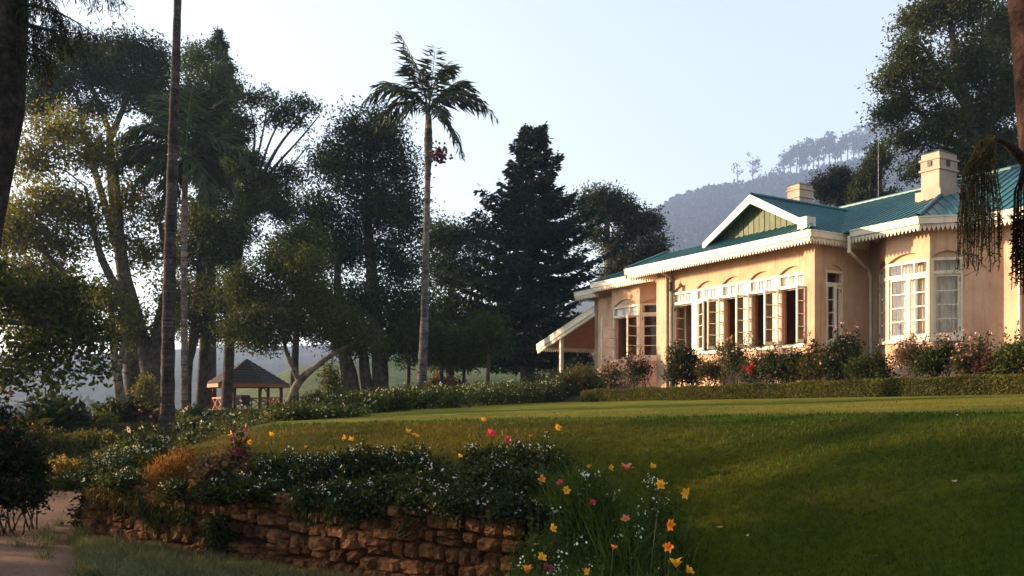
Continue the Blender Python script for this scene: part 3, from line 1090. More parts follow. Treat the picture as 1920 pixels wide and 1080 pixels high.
def tree(name, label, d, trunks, blobs, n, size, ca, cb, cat='tree', group=None, sub=0.9, per=55, bark=(0.06, 0.05, 0.04), droop=0.0,
         flat=0.7, depth=0.8, wood=True, leafmat='leaf', width=0.45, br=0.09, power=0.45, sink=True):
    paths = []
    for i, t in enumerate(trunks):
        p, r = trunk_path(t, d)
        if i == 0 and sink:
            g = float(G(p[0, 0], p[0, 1])) - 0.15
            p = np.concatenate([[[p[0, 0], p[0, 1], min(g, p[0, 2])]], p])
            r = np.concatenate([[r[0] * 1.35], r])
        paths.append((p, r))
    root = thing(name, label, cat, paths[0][0][0], group)
    tb = MB()
    for p, r in paths:
        tb.tube(p, r, 9, bark, rough=0.08)
    s = d / F
    bl = []
    for b in blobs:
        dd = d + RNG.uniform(-1, 1) * depth * (b[2] + b[3]) / 2 * s
        c = P(b[0], b[1], dd)
        bl.append((c, np.array([b[2] * s, (b[2] + b[3]) / 2 * s * depth, b[3] * s])))
    allp = np.concatenate([p for p, r in paths])
    allr = np.concatenate([r for p, r in paths])
    for c, r in bl:
        dz = np.linalg.norm(allp - c, axis=1) + 3.0 * np.maximum(0, allp[:, 2] - c[2] + 0.3)
        i = int(dz.argmin())
        a = allp[i]
        L = np.linalg.norm(c - a)
        if L > 0.3:
            m1 = a + (c - a) * 0.35 + np.array([0, 0, 0.10 * L]) + RNG.normal(size=3) * 0.05 * L
            m2 = a + (c - a) * 0.7 + np.array([0, 0, 0.07 * L]) + RNG.normal(size=3) * 0.06 * L
            r0 = min(allr[i] * 0.75, br * (0.6 + 0.08 * L))
            tb.tube([a, m1, m2, c], [r0, r0 * 0.75, r0 * 0.5, r0 * 0.25], 6, bark, rough=0.06, cap=False)
    lb, wb = MB(), MB()
    if d > 30:
        n, size, per, sub = int(n * 2.45), size * 0.78, per * 1.4, sub * 0.74
    fill(lb, bl, n, size, ca, cb, sub, per, width, flat, droop, wb if wood else None, power=power, tw_r=max(0.012, br * 0.22), tcol=bark)
    tr = tb.build('trunk', M['bark'], root, smooth=True)
    if wb.n:
        kind(wb.build('twigs', M['bark'], tr), 'stuff')
    lb.build('crown', M[leafmat], root)
    return root


DG, DG2 = (0.013, 0.032, 0.009), (0.044, 0.080, 0.018)       # dark evergreen
MG, MG2 = (0.025, 0.050, 0.009), (0.080, 0.115, 0.020)        # mid green
YG, YG2 = (0.035, 0.055, 0.008), (0.20, 0.18, 0.018)        # yellowing, light end raised to look backlit
BLG, BLG2 = (0.012, 0.030, 0.016), (0.030, 0.052, 0.030)

# trees on the left and behind the lawn
tree('broadleaf_tree', 'large sparse tree with yellowing leaves and thick forked trunk left of bare palm trunk', 42,
     [[(288, 800, 0.56), (284, 700, 0.45), (266, 625, 0.35), (240, 570, 0.27), (207, 522, 0.2), (184, 470, 0.16), (172, 410, 0.11), (160, 350, 0.07)],
      [(266, 625, 0.3), (238, 520, 0.19), (228, 450, 0.16), (224, 380, 0.12), (216, 300, 0.08)],
      [(284, 700, 0.4), (300, 600, 0.3), (322, 520, 0.22), (300, 420, 0.12)],
      [(240, 570, 0.24), (190, 560, 0.2), (140, 530, 0.14), (90, 480, 0.1)]],
     [(60, 300, 55, 45), (120, 245, 60, 45), (180, 290, 55, 45), (100, 380, 65, 45), (35, 420, 45, 55), (110, 460, 65, 38), (25, 530, 45, 45), (240, 380, 36, 50),
      (262, 300, 42, 55), (150, 555, 85, 32), (60, 600, 80, 40), (20, 430, 60, 60), (70, 520, 70, 40), (150, 400, 50, 40), (275, 480, 40, 45), (300, 400, 30, 55), (210, 440, 30, 35), (330, 560, 40, 40), (255, 620, 45, 35)],
     16500, 0.26, YG, YG2, sub=1.35, per=28, br=0.10, power=0.6, leafmat='leaf_backlit')
tree('canopy_tree', 'tall tree with dark spreading canopy along the top above the yellowing tree', 50,
     [[(252, 790, 0.5), (245, 640, 0.42), (230, 500, 0.36), (214, 380, 0.3), (206, 290, 0.24), (206, 240, 0.18)],
      [(206, 260, 0.2), (232, 200, 0.14), (250, 160, 0.1)], [(206, 250, 0.18), (185, 190, 0.13), (160, 150, 0.09)], [(230, 500, 0.25), (160, 260, 0.16), (142, 170, 0.1)]],
     [(100, 150, 60, 34), (165, 105, 60, 30), (240, 100, 62, 34), (292, 130, 36, 45), (200, 150, 70, 34), (272, 185, 45, 36), (75, 195, 50, 28), (130, 95, 50, 22), (310, 210, 30, 40), (180, 200, 40, 22)],
     16000, 0.25, DG, DG2, sub=1.2, per=45)
tree('dense_tree', 'dense dark green tree crown just right of the tall bare palm trunk', 53,
     [[(388, 765, 0.4), (384, 600, 0.34), (384, 450, 0.28), (386, 300, 0.2), (388, 200, 0.12)]],
     [(372, 115, 42, 28), (402, 165, 40, 45), (368, 200, 46, 50), (412, 250, 36, 48), (362, 290, 44, 50), (432, 225, 20, 40), (400, 330, 50, 40), (440, 300, 30, 40)],
     14000, 0.25, DG, MG2, sub=1.1, per=50)
tree('araucaria_tree', 'narrow dark conifer with tufted twigs poking out above the dense tree', 56,
     [[(398, 500, 0.22), (400, 300, 0.16), (404, 150, 0.1), (407, 60, 0.04)]],
     [(408, 68, 6, 11), (401, 86, 5, 9), (417, 86, 5, 9), (394, 88, 4, 8), (421, 112, 5, 8), (412, 100, 8, 9), (427, 128, 6, 7), (433, 128, 4, 7), (425, 155, 10, 9), (438, 160, 4, 6), (446, 178, 7, 8), (430, 185, 12, 12), (415, 140, 14, 14)],
     2600, 0.28, BLG, DG2, sub=0.4, per=30, wood=False)
tree('umbrella_tree', 'umbrella shaped tree with bare fanning branches and small green leaf tufts', 48,
     [[(424, 770, 0.32), (430, 640, 0.28), (442, 500, 0.24), (456, 420, 0.19)], [(456, 420, 0.16), (490, 330, 0.11), (530, 260, 0.07), (575, 215, 0.04)],
      [(456, 420, 0.15), (470, 330, 0.1), (480, 250, 0.06), (470, 200, 0.03)], [(470, 380, 0.12), (515, 310, 0.08), (555, 270, 0.05), (600, 215, 0.03)],
      [(480, 340, 0.08), (510, 250, 0.05), (540, 205, 0.03)], [(475, 330, 0.07), (495, 240, 0.05), (503, 190, 0.03)], [(490, 340, 0.08), (540, 320, 0.05), (580, 270, 0.03)]],
     [(470, 188, 22, 14), (502, 184, 18, 12), (540, 206, 28, 14), (565, 194, 18, 11), (587, 206, 20, 9), (520, 226, 28, 12), (560, 232, 18, 8), (455, 235, 26, 20),
      (455, 310, 40, 35), (500, 345, 45, 30), (470, 375, 50, 35), (530, 385, 35, 35), (545, 330, 22, 20)],
     8500, 0.24, DG, MG2, sub=0.8, per=40, br=0.06)
tree('understorey_tree', 'dark leafy trees filling the gap between palm trunk and gazebo roof', 46,
     [[(350, 790, 0.22), (352, 690, 0.2), (368, 580, 0.17), (374, 480, 0.12)], [(352, 690, 0.16), (368, 640, 0.13), (380, 560, 0.1)]],
     [(385, 430, 48, 50), (350, 475, 40, 45), (425, 480, 42, 50), (450, 420, 38, 45), (380, 545, 45, 40), (440, 560, 45, 40), (340, 590, 36, 40), (410, 620, 50, 28)],
     9500, 0.24, DG, MG2, sub=1.0, per=45)
tree('slender_tree', 'slender pale trunk forking low in front of the misty valley on the left', 40,
     [[(228, 782, 0.26), (222, 720, 0.23), (214, 668, 0.18), (210, 600, 0.13), (206, 540, 0.08)], [(222, 700, 0.14), (232, 640, 0.11), (236, 570, 0.07)]],
     [(200, 560, 30, 25), (238, 590, 25, 30), (215, 630, 22, 16)], 1500, 0.22, MG, YG2, sub=0.8, per=30, bark=(0.13, 0.11, 0.085), br=0.05)
tree('slender_tree', 'thin dark trunk standing close to the left side of the gazebo', 47,
     [[(376, 768, 0.3), (380, 690, 0.26), (386, 600, 0.22), (392, 500, 0.16), (398, 420, 0.1)]],
     [(395, 390, 35, 40), (410, 450, 30, 35), (370, 400, 30, 30)], 2400, 0.24, DG, DG2, sub=0.9, per=40)
tree('forked_tree', 'pale leaning tree with forked trunk beside the right of the gazebo', 36,
     [[(537, 776, 0.2), (548, 742, 0.17), (560, 713, 0.16), (590, 689, 0.13), (625, 663, 0.1), (668, 640, 0.05), (690, 615, 0.03)],
      [(560, 713, 0.12), (545, 682, 0.1), (534, 650, 0.08), (525, 600, 0.05)], [(625, 663, 0.08), (620, 620, 0.06), (630, 580, 0.04)], [(534, 650, 0.06), (548, 610, 0.05), (560, 560, 0.03)]],
     [(500, 560, 55, 45), (470, 615, 55, 35), (540, 595, 55, 35), (590, 565, 45, 38), (452, 530, 38, 36), (520, 490, 46, 36), (570, 500, 38, 36), (600, 625, 38, 22), (500, 640, 40, 18), (640, 600, 30, 24), (676, 620, 34, 24), (655, 648, 30, 14), (700, 640, 24, 16)],
     13500, 0.19, MG, (0.085, 0.09, 0.022), sub=0.75, per=45, bark=(0.16, 0.125, 0.09), br=0.05)
tree('dark_trunk_tree', 'dark upright trunk right behind the pale leaning tree', 40,
     [[(553, 772, 0.2), (552, 700, 0.18), (556, 620, 0.14), (560, 540, 0.1)]], [(560, 520, 35, 40), (545, 460, 35, 40), (585, 470, 30, 35)], 3000, 0.22, DG, MG2, sub=0.9, per=45)
tree('round_tree', 'big rounded dense dark tree with twin trunks left of the tall palm', 47,
     [[(662, 757, 0.5), (655, 700, 0.42), (640, 640, 0.3), (630, 540, 0.2), (640, 430, 0.12)],
      [(716, 758, 0.5), (712, 690, 0.44), (706, 600, 0.36), (694, 480, 0.28), (688, 380, 0.2), (690, 300, 0.12)], [(712, 690, 0.3), (735, 640, 0.22), (750, 560, 0.15)], [(690, 745, 0.35), (684, 690, 0.3), (676, 620, 0.2)]],
     [(690, 248, 60, 42), (740, 320, 50, 52), (640, 305, 62, 62), (598, 400, 44, 55), (700, 390, 80, 62), (760, 400, 34, 58), (640, 470, 76, 52), (740, 490, 56, 52), (690, 570, 86, 52), (618, 575, 55, 46), (770, 575, 36, 52), (655, 640, 55, 26), (745, 640, 50, 26), (715, 260, 45, 40)],
     28000, 0.24, (0.011, 0.030, 0.012), (0.036, 0.070, 0.022), sub=1.15, per=55)
tree('thicket_tree', 'low dark tree between the tall palm trunk and the conifer', 55,
     [[(846, 742, 0.3), (842, 660, 0.26), (846, 560, 0.2), (850, 480, 0.12)], [(842, 660, 0.18), (880, 590, 0.12), (890, 500, 0.08)]],
     [(822, 448, 42, 30), (868, 440, 42, 28), (850, 510, 62, 46), (836, 595, 62, 50), (795, 650, 45, 32), (890, 620, 45, 45), (850, 672, 60, 20), (760, 655, 30, 26)],
     14000, 0.26, BLG, DG2, sub=1.1, per=50)
for (x, yb, yt, lab, nn) in ((765, 742, 610, 'thin sapling just left of the tall palm trunk', 900), (826, 738, 640, 'slim crooked sapling right of the tall palm trunk', 900),
                             (914, 722, 620, 'young tree with dark trunk in front of the sunlit pasture', 1300), (868, 736, 650, 'small bushy tree with several stems right of the crooked sapling', 1500)):
    tree('sapling', lab, 46 if x < 900 else 44, [[(x, yb, 0.1), (x + 3, (yb + yt) / 2, 0.09), (x - 2, yt, 0.05)]],
         [(x - 4, yt - 6, 30, 22), (x + 14, yt + 22, 24, 18), (x - 18, yt + 18, 22, 18)], nn * 2, 0.22, DG, MG2, sub=0.8, per=40, br=0.04, group='young trees behind the flower border')
tree('eucalyptus_tree', 'open crowned tree with pale stems rising behind the left end of the house', 60,
     [[(1142, 640, 0.32), (1141, 520, 0.28), (1140, 450, 0.22), (1136, 400, 0.14)], [(1195, 640, 0.3), (1194, 520, 0.26), (1200, 450, 0.2), (1190, 410, 0.1)], [(1141, 500, 0.16), (1160, 430, 0.12), (1175, 390, 0.07)]],
     [(1130, 372, 36, 20), (1165, 392, 40, 24), (1108, 398, 22, 22), (1186, 432, 34, 24), (1216, 412, 24, 20), (1226, 466, 20, 32), (1150, 462, 22, 22), (1192, 486, 40, 18), (1120, 440, 18, 22), (1215, 500, 28, 20), (1160, 510, 40, 14)],
     10500, 0.28, (0.02, 0.034, 0.017), (0.07, 0.075, 0.03), sub=1.0, per=40, bark=(0.17, 0.145, 0.125), br=0.08)
tree('broad_tree', 'tall broad leafy tree rising behind the right end of the house', 44,
     [[(1850, 520, 0.5), (1842, 400, 0.45), (1832, 300, 0.38), (1812, 200, 0.28), (1790, 100, 0.18), (1780, 20, 0.1)], [(1832, 300, 0.25), (1770, 250, 0.16), (1710, 200, 0.1), (1680, 150, 0.05)],
      [(1812, 200, 0.2), (1760, 130, 0.12), (1720, 70, 0.06)], [(1832, 300, 0.25), (1870, 200, 0.18), (1890, 100, 0.1)]],
     [(1785, 10, 66, 44), (1725, 46, 42, 36), (1702, 108, 42, 36), (1672, 150, 26, 30), (1662, 205, 20, 26), (1690, 205, 34, 36), (1745, 150, 46, 40), (1702, 262, 36, 26), (1762, 230, 46, 40), (1822, 120, 56, 56),
      (1885, 50, 60, 60), (1832, 220, 52, 48), (1892, 165, 50, 60), (1770, 296, 26, 24), (1812, 300, 46, 34), (1876, 270, 50, 44), (1722, 316, 24, 16), (1695, 330, 16, 12), (1840, 350, 40, 30), (1900, 330, 40, 40)],
     30000, 0.23, (0.020, 0.036, 0.011), (0.080, 0.090, 0.022), sub=0.95, per=50)
tree('rounded_tree', 'dark rounded tree just behind the roof ridge right of the far chimney', 62,
     [[(1570, 470, 0.3), (1568, 390, 0.24), (1566, 360, 0.12)]], [(1542, 352, 22, 22), (1566, 334, 26, 20), (1596, 342, 26, 20), (1572, 368, 42, 22), (1612, 372, 22, 20)],
     6500, 0.26, (0.012, 0.022, 0.013), (0.03, 0.042, 0.02), sub=0.8, per=50)
tree('upright_tree', 'upright shaggy tree behind the roof ridge with two pointed tops', 58,
     [[(1652, 470, 0.22), (1651, 380, 0.16), (1649, 270, 0.06)], [(1630, 400, 0.14), (1632, 320, 0.05)]], [(1648, 282, 18, 16), (1640, 312, 20, 20), (1624, 345, 24, 24), (1622, 375, 30, 20), (1660, 300, 12, 14), (1672, 372, 22, 14), (1690, 385, 20, 12)],
     5000, 0.26, DG, (0.05, 0.06, 0.022), sub=0.7, per=40)
mast = MB()
mb0 = P(1647, 470, 56)
mast.tube([mb0, P(1647, 300, 56), P(1647, 196, 56)], [0.022, 0.018, 0.012], 6, (0.3, 0.3, 0.32))
mast.bar(P(1641, 212, 56), P(1653, 212, 56), 0.03, c=(0.3, 0.3, 0.32))
tag(mast.build('antenna_mast', M['bark'], loc=mb0), 'thin antenna mast standing behind the roof ridge', 'mast')


# conifer with tiered branches
def conifer(name, label, d, x0, ybase, ytop, prof, n_lay, tb_col=(0.05, 0.04, 0.03)):
    b0 = P(x0, ybase, d)
    b0[2] = float(G(b0[0], b0[1])) - 0.1
    root = thing(name, label, 'tree', b0)
    t, lf = MB(), MB()
    top = P(x0 + 12, ytop, d)
    t.tube([b0, P(x0 - 3, 620, d), P(x0 + 3, 450, d), P(x0 + 8, 330, d), top], [0.48, 0.38, 0.26, 0.14, 0.02], 10, tb_col, rough=0.06)
    ys = np.linspace(ytop + 4, 672, n_lay)
    s = d / F
    for k, y in enumerate(ys):
        R = np.interp(y, [p[0] for p in prof], [p[1] for p in prof]) * s
        nb = 7 if R < 2 else 9
        off = RNG.uniform(0, 6.28)
        xc = x0 + np.interp(y, [ytop, 330, 620], [12, 8, -2])
        for j in range(nb):
            a = off + j * 6.283 / nb + RNG.uniform(-0.25, 0.25)
            r = R * RNG.uniform(0.55, 1.14) * (1.0 + 0.12 * math.sin(k * 1.9 + a))
            c0 = P(xc, y + RNG.uniform(-5, 5), d)
            m = 9
            q = np.linspace(0, 1, m)
            dr = np.interp(y, [ytop, 400, 672], [0.35, 0.02, -0.16]) * r
            bx = np.stack([c0[0] + np.cos(a) * r * q, c0[1] + np.sin(a) * r * q, c0[2] + dr * q - 0.18 * r * np.sin(q * 3.14) * 0.6 + 0.10 * r * q ** 4], 1)
            t.tube(bx, np.linspace(0.05 + 0.012 * r, 0.01, m), 4, tb_col, cap=False)
            nl = int(24 + r * 78)
            w = RNG.uniform(0.12, 1.0, nl) ** 0.8
            ctr = np.stack([np.interp(w, q, bx[:, i]) for i in range(3)], 1)
            side = np.array([-np.sin(a), np.cos(a), 0])
            sp = RNG.normal(size=nl) * (0.12 + 0.34 * r * 0.42 * (1.15 - w))
            ctr = ctr + side[None] * sp[:, None]
            ctr[:, 2] += RNG.normal(size=nl) * 0.07 - 0.12 * np.abs(sp)
            dirs = np.array([np.cos(a), np.sin(a), 0])[None] * 0.9 + side[None] * np.sign(sp)[:, None] * 0.6 + RNG.normal(size=(nl, 3)) * 0.35
            dirs[:, 2] -= 0.12
            dirs /= np.linalg.norm(dirs, axis=1)[:, None]
            add_leaves(lf, ctr, 0.30, leaf_cols(nl, (0.010, 0.024, 0.014), (0.032, 0.058, 0.026)), 0.42, dirs=dirs)
    t.build('trunk', M['bark'], root, smooth=True)
    lf.build('crown', M['needle'], root)


conifer('conifer', 'dark tiered conifer with flat top standing left of the house', 51, 990, 712, 243,
        [(243, 18), (262, 28), (300, 40), (335, 56), (370, 70), (405, 112), (440, 122), (500, 132), (560, 136), (620, 132), (672, 100)], 27)


# palms
def frond(mb, p0, p1, p2, n=46, ll=0.75, col=((0.02, 0.035, 0.02), (0.05, 0.07, 0.03)), stem=(0.09, 0.09, 0.04), r0=0.035, hang=0.55):
    t = np.linspace(0, 1, 16)[:, None]
    c = (1 - t) ** 2 * p0 + 2 * t * (1 - t) * p1 + t ** 2 * p2
    mb.tube(c, np.linspace(r0, 0.006, 16), 5, stem, cap=False)
    w = np.linspace(0.14, 1.0, n)
    tt = np.linspace(0, 1, 16)
    q = np.stack([np.interp(w, tt, c[:, i]) for i in range(3)], 1)
    tan = np.gradient(q, axis=0)
    tan /= np.linalg.norm(tan, axis=1)[:, None]
    side = np.cross(tan, (0, 0, 1))
    side /= np.linalg.norm(side, axis=1)[:, None] + 1e-6
    for sg in (-1, 1):
        for rep in ((0, 1) if hang > 0.6 else (0,)):
            dirs = tan * 0.55 + side * sg * RNG.uniform(0.55, 0.9, (n, 1)) + np.array([0, 0, -hang + 0.35 * rep]) + RNG.normal(size=(n, 3)) * 0.12
            dirs /= np.linalg.norm(dirs, axis=1)[:, None]
            L = ll * (0.45 + 0.75 * np.sin(np.pi * np.clip(w * 0.85 + 0.12, 0, 1)))
            add_leaves(mb, q + RNG.normal(size=q.shape) * 0.01, L, leaf_cols(n, *col), 0.11, dirs=dirs)


def palm(name, label, d, trunk, crown_px, fronds, bark, group=None, fruit=None, shaft=None, ll=0.75, hang=0.55):
    p, r = trunk_path(trunk, d, 8)
    p[0, 2] = float(G(p[0, 0], p[0, 1])) - 0.1
    root = thing(name, label, 'palm tree', p[0], group)
    b = MB()
    rr = r * (1 + 0.06 * np.sin(np.arange(len(r)) * 2.1))
    b.tube(p, rr, 12, bark, rough=0.04)
    tr = b.build('trunk', M['bark'], root, smooth=True)
    # leaf scars: thin proud rings
    g = MB()
    for k in range(4, len(p) * 6):
        t = k / (len(p) * 6) * (len(p) - 1)
        i = int(t)
        if i >= len(p) - 1:
            break
        q = p[i] + (p[i + 1] - p[i]) * (t - i)
        rad = rr[i] + (rr[i + 1] - rr[i]) * (t - i)
        g.lathe([(rad * 0.98, -0.03), (rad * 1.05, 0.0), (rad * 0.98, 0.03)], q, 12, np.asarray(bark) * RNG.uniform(0.6, 1.5))
    kind(g.build('leaf_scar', M['bark'], tr), 'stuff')
    if shaft:
        s = MB()
        sp, sr = trunk_path(shaft, d, 3)
        s.tube(sp, sr, 10, (0.26, 0.21, 0.13))
        s.build('crownshaft', M['bark'], root, smooth=True)
    c0 = P(crown_px[0], crown_px[1], d)
    for (x1, y1, x2, y2, dz) in fronds:
        f = MB()
        frond(f, c0 + (0, 0, 0), P(x1, y1, d + dz * 0.6), P(x2, y2, d + dz), ll=ll, hang=hang)
        f.build('frond', M['needle'], root)
    if fruit:
        fb = MB()
        (x0, y0), (x1, y1) = fruit
        a, c = P(x0, y0, d), P(x1, y1, d - 0.5)
        fb.tube([a, (a + c) / 2 + (0, 0, 0.18), c + (0, 0, 0.3)], [0.04, 0.03, 0.02], 6, (0.3, 0.25, 0.12))
        for k in range(130):
            q = c + RNG.normal(size=3) * np.array([0.2, 0.2, 0.2])
            fb.tube([c + (0, 0, 0.28), q], [0.008, 0.006], 3, (0.25, 0.12, 0.06), cap=False)
            fb.lathe([(0, -0.06), (0.055, -0.02), (0.05, 0.035), (0, 0.06)], q, 6, np.array([1, 1, 1]) * RNG.uniform(0.7, 1.5))
        fb.build('fruit_cluster', M['berry'], root, smooth=True)
    return root


palm('palm_tree', 'tall slender palm with feathery crown and red fruit cluster in the middle of the picture', 40,
     [(790, 742, 0.24), (796, 600, 0.18), (799, 450, 0.145), (802, 330, 0.13), (803, 288, 0.17), (803, 262, 0.19), (804, 215, 0.11)], (803, 205),
     [(738, 128, 680, 192, -0.8), (745, 165, 700, 236, 1.0), (780, 150, 733, 246, -0.6), (784, 120, 750, 64, 0.5), (812, 140, 816, 88, -0.4), (826, 92, 850, 134, 0.6), (868, 130, 930, 222, 0.9),
      (858, 160, 902, 196, -1.3), (846, 205, 866, 292, -0.5), (850, 150, 868, 150, 1.6), (760, 140, 705, 160, 1.6), (790, 130, 768, 118, -1.4), (815, 180, 828, 215, -1.8), (842, 140, 890, 168, 1.8)],
     (0.095, 0.09, 0.085), fruit=((804, 276), (823, 292)), shaft=[(804, 262, 0.16), (803, 235, 0.17), (803, 205, 0.09)], ll=0.85)
palm('palm_tree', 'dark palm with drooping fronds and thin pale trunk behind the tall bare palm trunk', 40,
     [(345, 795, 0.17), (346, 650, 0.15), (345, 500, 0.14), (346, 380, 0.13), (348, 320, 0.12)], (348, 300),
     [(290, 190, 222, 262, -1.5), (280, 230, 212, 320, 0.8), (300, 270, 250, 350, -0.6), (330, 180, 300, 170, 1.5), (352, 200, 365, 150, -0.4), (385, 190, 420, 195, 0.8), (410, 220, 470, 310, -0.8), (400, 270, 440, 360, 1.0), (370, 270, 392, 385, -1.0), (325, 290, 308, 400, 0.5), (420, 240, 455, 255, 2.0)],
     (0.15, 0.12, 0.095), shaft=[(348, 330, 0.12), (348, 300, 0.13), (348, 285, 0.06)], ll=0.95, hang=0.75)
palm('palm_tree', 'tall bare lichen spotted palm trunk running out of the top of the picture', 23,
     [(315, 815, 0.2), (314, 760, 0.175), (316, 600, 0.165), (320, 430, 0.15), (326, 220, 0.125), (332, 40, 0.095), (335, -60, 0.09), (340, -260, 0.085)], (340, -262),
     [(260, -360, 200, -230, -0.6), (400, -360, 470, -240, 0.5), (340, -380, 350, -420, 0.6), (300, -330, 280, -180, 1.2), (390, -320, 410, -190, -1.2), (330, -370, 290, -400, -1.0)],
     (0.045, 0.038, 0.038), ll=0.6)

# conifer on the left edge, close to the camera
D = 9.0
tp = [P(-105, 1010, D), P(-80, 700, D), P(-38, 430, D), P(4, 200, D), P(14, 0, D), P(20, -180, D)]
tp[0][2] = float(G(tp[0][0], tp[0][1])) - 0.1
root = thing('drooping_conifer', 'dark leaning trunk with drooping needle sprays at the top left edge', 'tree', tp[0])
b, nd = MB(), MB()
b.tube(np.array(tp), [0.3, 0.24, 0.22, 0.2, 0.19, 0.17], 12, (0.035, 0.03, 0.028), rough=0.08)
for (x0, y0, x1, y1, x2, y2, dz) in ((15, -40, 120, -60, 230, -6, 0.4), (10, 10, 90, 0, 168, 58, -0.5), (8, 60, 70, 30, 140, 88, 0.6), (10, 30, 80, 60, 182, 66, 0.9), (15, -20, 70, -50, 120, 40, -0.8), (6, 100, 60, 90, 120, 130, 1.2), (10, -60, 60, -80, 190, -40, 0.9), (5, 80, 40, 60, 95, 110, -0.3)):
    p0, p1, p2 = P(x0, y0, D), P(x1, y1, D + dz / 2), P(x2, y2, D + dz)
    t = np.linspace(0, 1, 14)[:, None]
    c = (1 - t) ** 2 * p0 + 2 * t * (1 - t) * p1 + t ** 2 * p2
    b.tube(c, np.linspace(0.022, 0.004, 14), 5, (0.03, 0.025, 0.02), cap=False)
    n = 46
    w = RNG.uniform(0.1, 1, n)
    q = np.stack([np.interp(w, t[:, 0], c[:, i]) for i in range(3)], 1) + RNG.normal(size=(n, 3)) * 0.02
    for k in range(n):
        L = RNG.uniform(0.1, 0.32)
        e = q[k] + np.array([RNG.normal() * 0.07, RNG.normal() * 0.07, -L])
        b.tube([q[k], (q[k] + e) / 2 + RNG.normal(size=3) * 0.012, e], [0.004, 0.003, 0.002], 3, (0.03, 0.025, 0.02), cap=False)
        m = 16
        u = RNG.uniform(0, 1, m)[:, None]
        dr = RNG.normal(size=(m, 3)) * 0.55 + np.array([0, 0, -0.8])
        dr /= np.linalg.norm(dr, axis=1)[:, None]
        add_leaves(nd, q[k] * (1 - u) + e * u, 0.075, leaf_cols(m, (0.02, 0.03, 0.015), (0.045, 0.05, 0.024)), 0.12, dirs=dr)
b.build('trunk', M['bark'], root, smooth=True)
nd.build('needles', M['needle'], root)

# branch with larger leaves hanging in from the left
tree('overhanging_tree', 'leafy green branches reaching in from the left edge over the misty valley', 21,
     [[(-260, 860, 0.32), (-250, 700, 0.28), (-200, 560, 0.22), (-120, 500, 0.16)], [(-250, 700, 0.18), (-120, 620, 0.12), (-20, 600, 0.08), (90, 610, 0.04)]],
     [(30, 560, 60, 36), (110, 600, 70, 40), (60, 655, 62, 32), (165, 630, 46, 42), (20, 706, 40, 26), (125, 545, 56, 24), (190, 690, 22, 20), (-40, 520, 60, 50), (110, 700, 30, 20)],
     9500, 0.15, (0.022, 0.036, 0.012), (0.085, 0.10, 0.022), sub=0.55, per=36, width=0.5, br=0.05)

# fishtail palm at the right edge with hanging fruit strands
D = 8.5
base = P(2000, 1000, D)
base[2] = float(G(base[0], base[1])) - 0.1
root = thing('fishtail_palm', 'reddish palm trunk at the right edge with long hanging fruit strands', 'palm tree', base)
b = MB()
b.tube([base, P(1978, 700, D), P(1953, 400, D), P(1938, 200, D), P(1922, 0, D), P(1908, -220, D)], [0.19, 0.16, 0.15, 0.15, 0.14, 0.13], 12, (0.038, 0.022, 0.017), rough=0.12)
tr = b.build('trunk', M['bark'], root, smooth=True)
b = MB()
b.tube([P(1950, 335, D - 0.1), P(1915, 296, D - 0.2), P(1888, 268, D - 0.3), P(1858, 256, D - 0.35), P(1838, 268, D - 0.35)], [0.045, 0.05, 0.036, 0.022, 0.016], 8, (0.03, 0.022, 0.018))
b.build('flower_stalk', M['bark'], root, smooth=True)
sb = MB()
for k in range(64):
    s0 = RNG.uniform(0, 1)
    a = P(1836 + 34 * s0, 266 - 8 * s0, D - 0.35) + RNG.normal(size=3) * np.array([0.012, 0.05, 0.012])
    xe = 1838 + (RNG.uniform(-1, 1)) * 44
    ye = RNG.uniform(425, 512) - 0.25 * abs(xe - 1838)
    e = P(xe, ye, D - 0.35 + RNG.uniform(-0.2, 0.2))
    m1 = P(1838 + (xe - 1838) * 0.75 + RNG.normal() * 2, 268 + (ye - 266) * 0.28, D - 0.35)
    m2 = P(xe + RNG.normal() * 3, 266 + (ye - 266) * 0.65, D - 0.35)
    curl = P(xe + RNG.normal() * 9, ye + RNG.uniform(2, 16), D - 0.35)
    sb.tube([a, m1, m2, e, curl], [0.006, 0.0055, 0.005, 0.0045, 0.003], 4, np.array([0.055, 0.045, 0.018]) * RNG.uniform(0.6, 1.5), cap=False)
    mm = np.array([a, m1, m2, e])
    u = RNG.uniform(0.12, 1, 34)
    q = np.stack([np.interp(u, [0, 0.33, 0.66, 1], mm[:, i]) for i in range(3)], 1)
    add_leaves(sb, q, 0.03, leaf_cols(34, (0.05, 0.045, 0.015), (0.12, 0.09, 0.03)), 0.5)
kind(sb.build('fruit_strand', M['bark'], root), 'stuff')
sb = MB()
for k in range(50):
    a = P(1924 + RNG.normal() * 3, 300, D - 0.25)
    xe = 1918 + RNG.uniform(-1, 1) * 24
    e = P(xe, RNG.uniform(470, 555), D - 0.3)
    sb.tube([a, P(1920 + (xe - 1920) * 0.8, 360, D - 0.3), e], [0.007, 0.007, 0.005], 4, (0.02, 0.014, 0.012), cap=False)
    u = RNG.uniform(0.25, 1, 40)[:, None]
    q = P(1920 + (xe - 1920) * 0.8, 360, D - 0.3) * (1 - u) + e * u
    add_leaves(sb, q, 0.035, leaf_cols(40, (0.015, 0.011, 0.01), (0.04, 0.028, 0.02)), 0.5)
kind(sb.build('dry_fruit_strand', M['bark'], root), 'stuff')
for (x1, y1, x2, y2, dz) in ((1880, -120, 1800, -40, 0.5), (1990, -140, 2080, -20, 0.4), (1925, -330, 1900, -420, -0.3), (1960, -250, 2010, -260, -0.8)):
    f = MB()
    frond(f, P(1908, -220, D), P(x1, y1, D + dz / 2), P(x2, y2, D + dz), ll=0.35, n=20)
    f.build('frond', M['needle'], root)

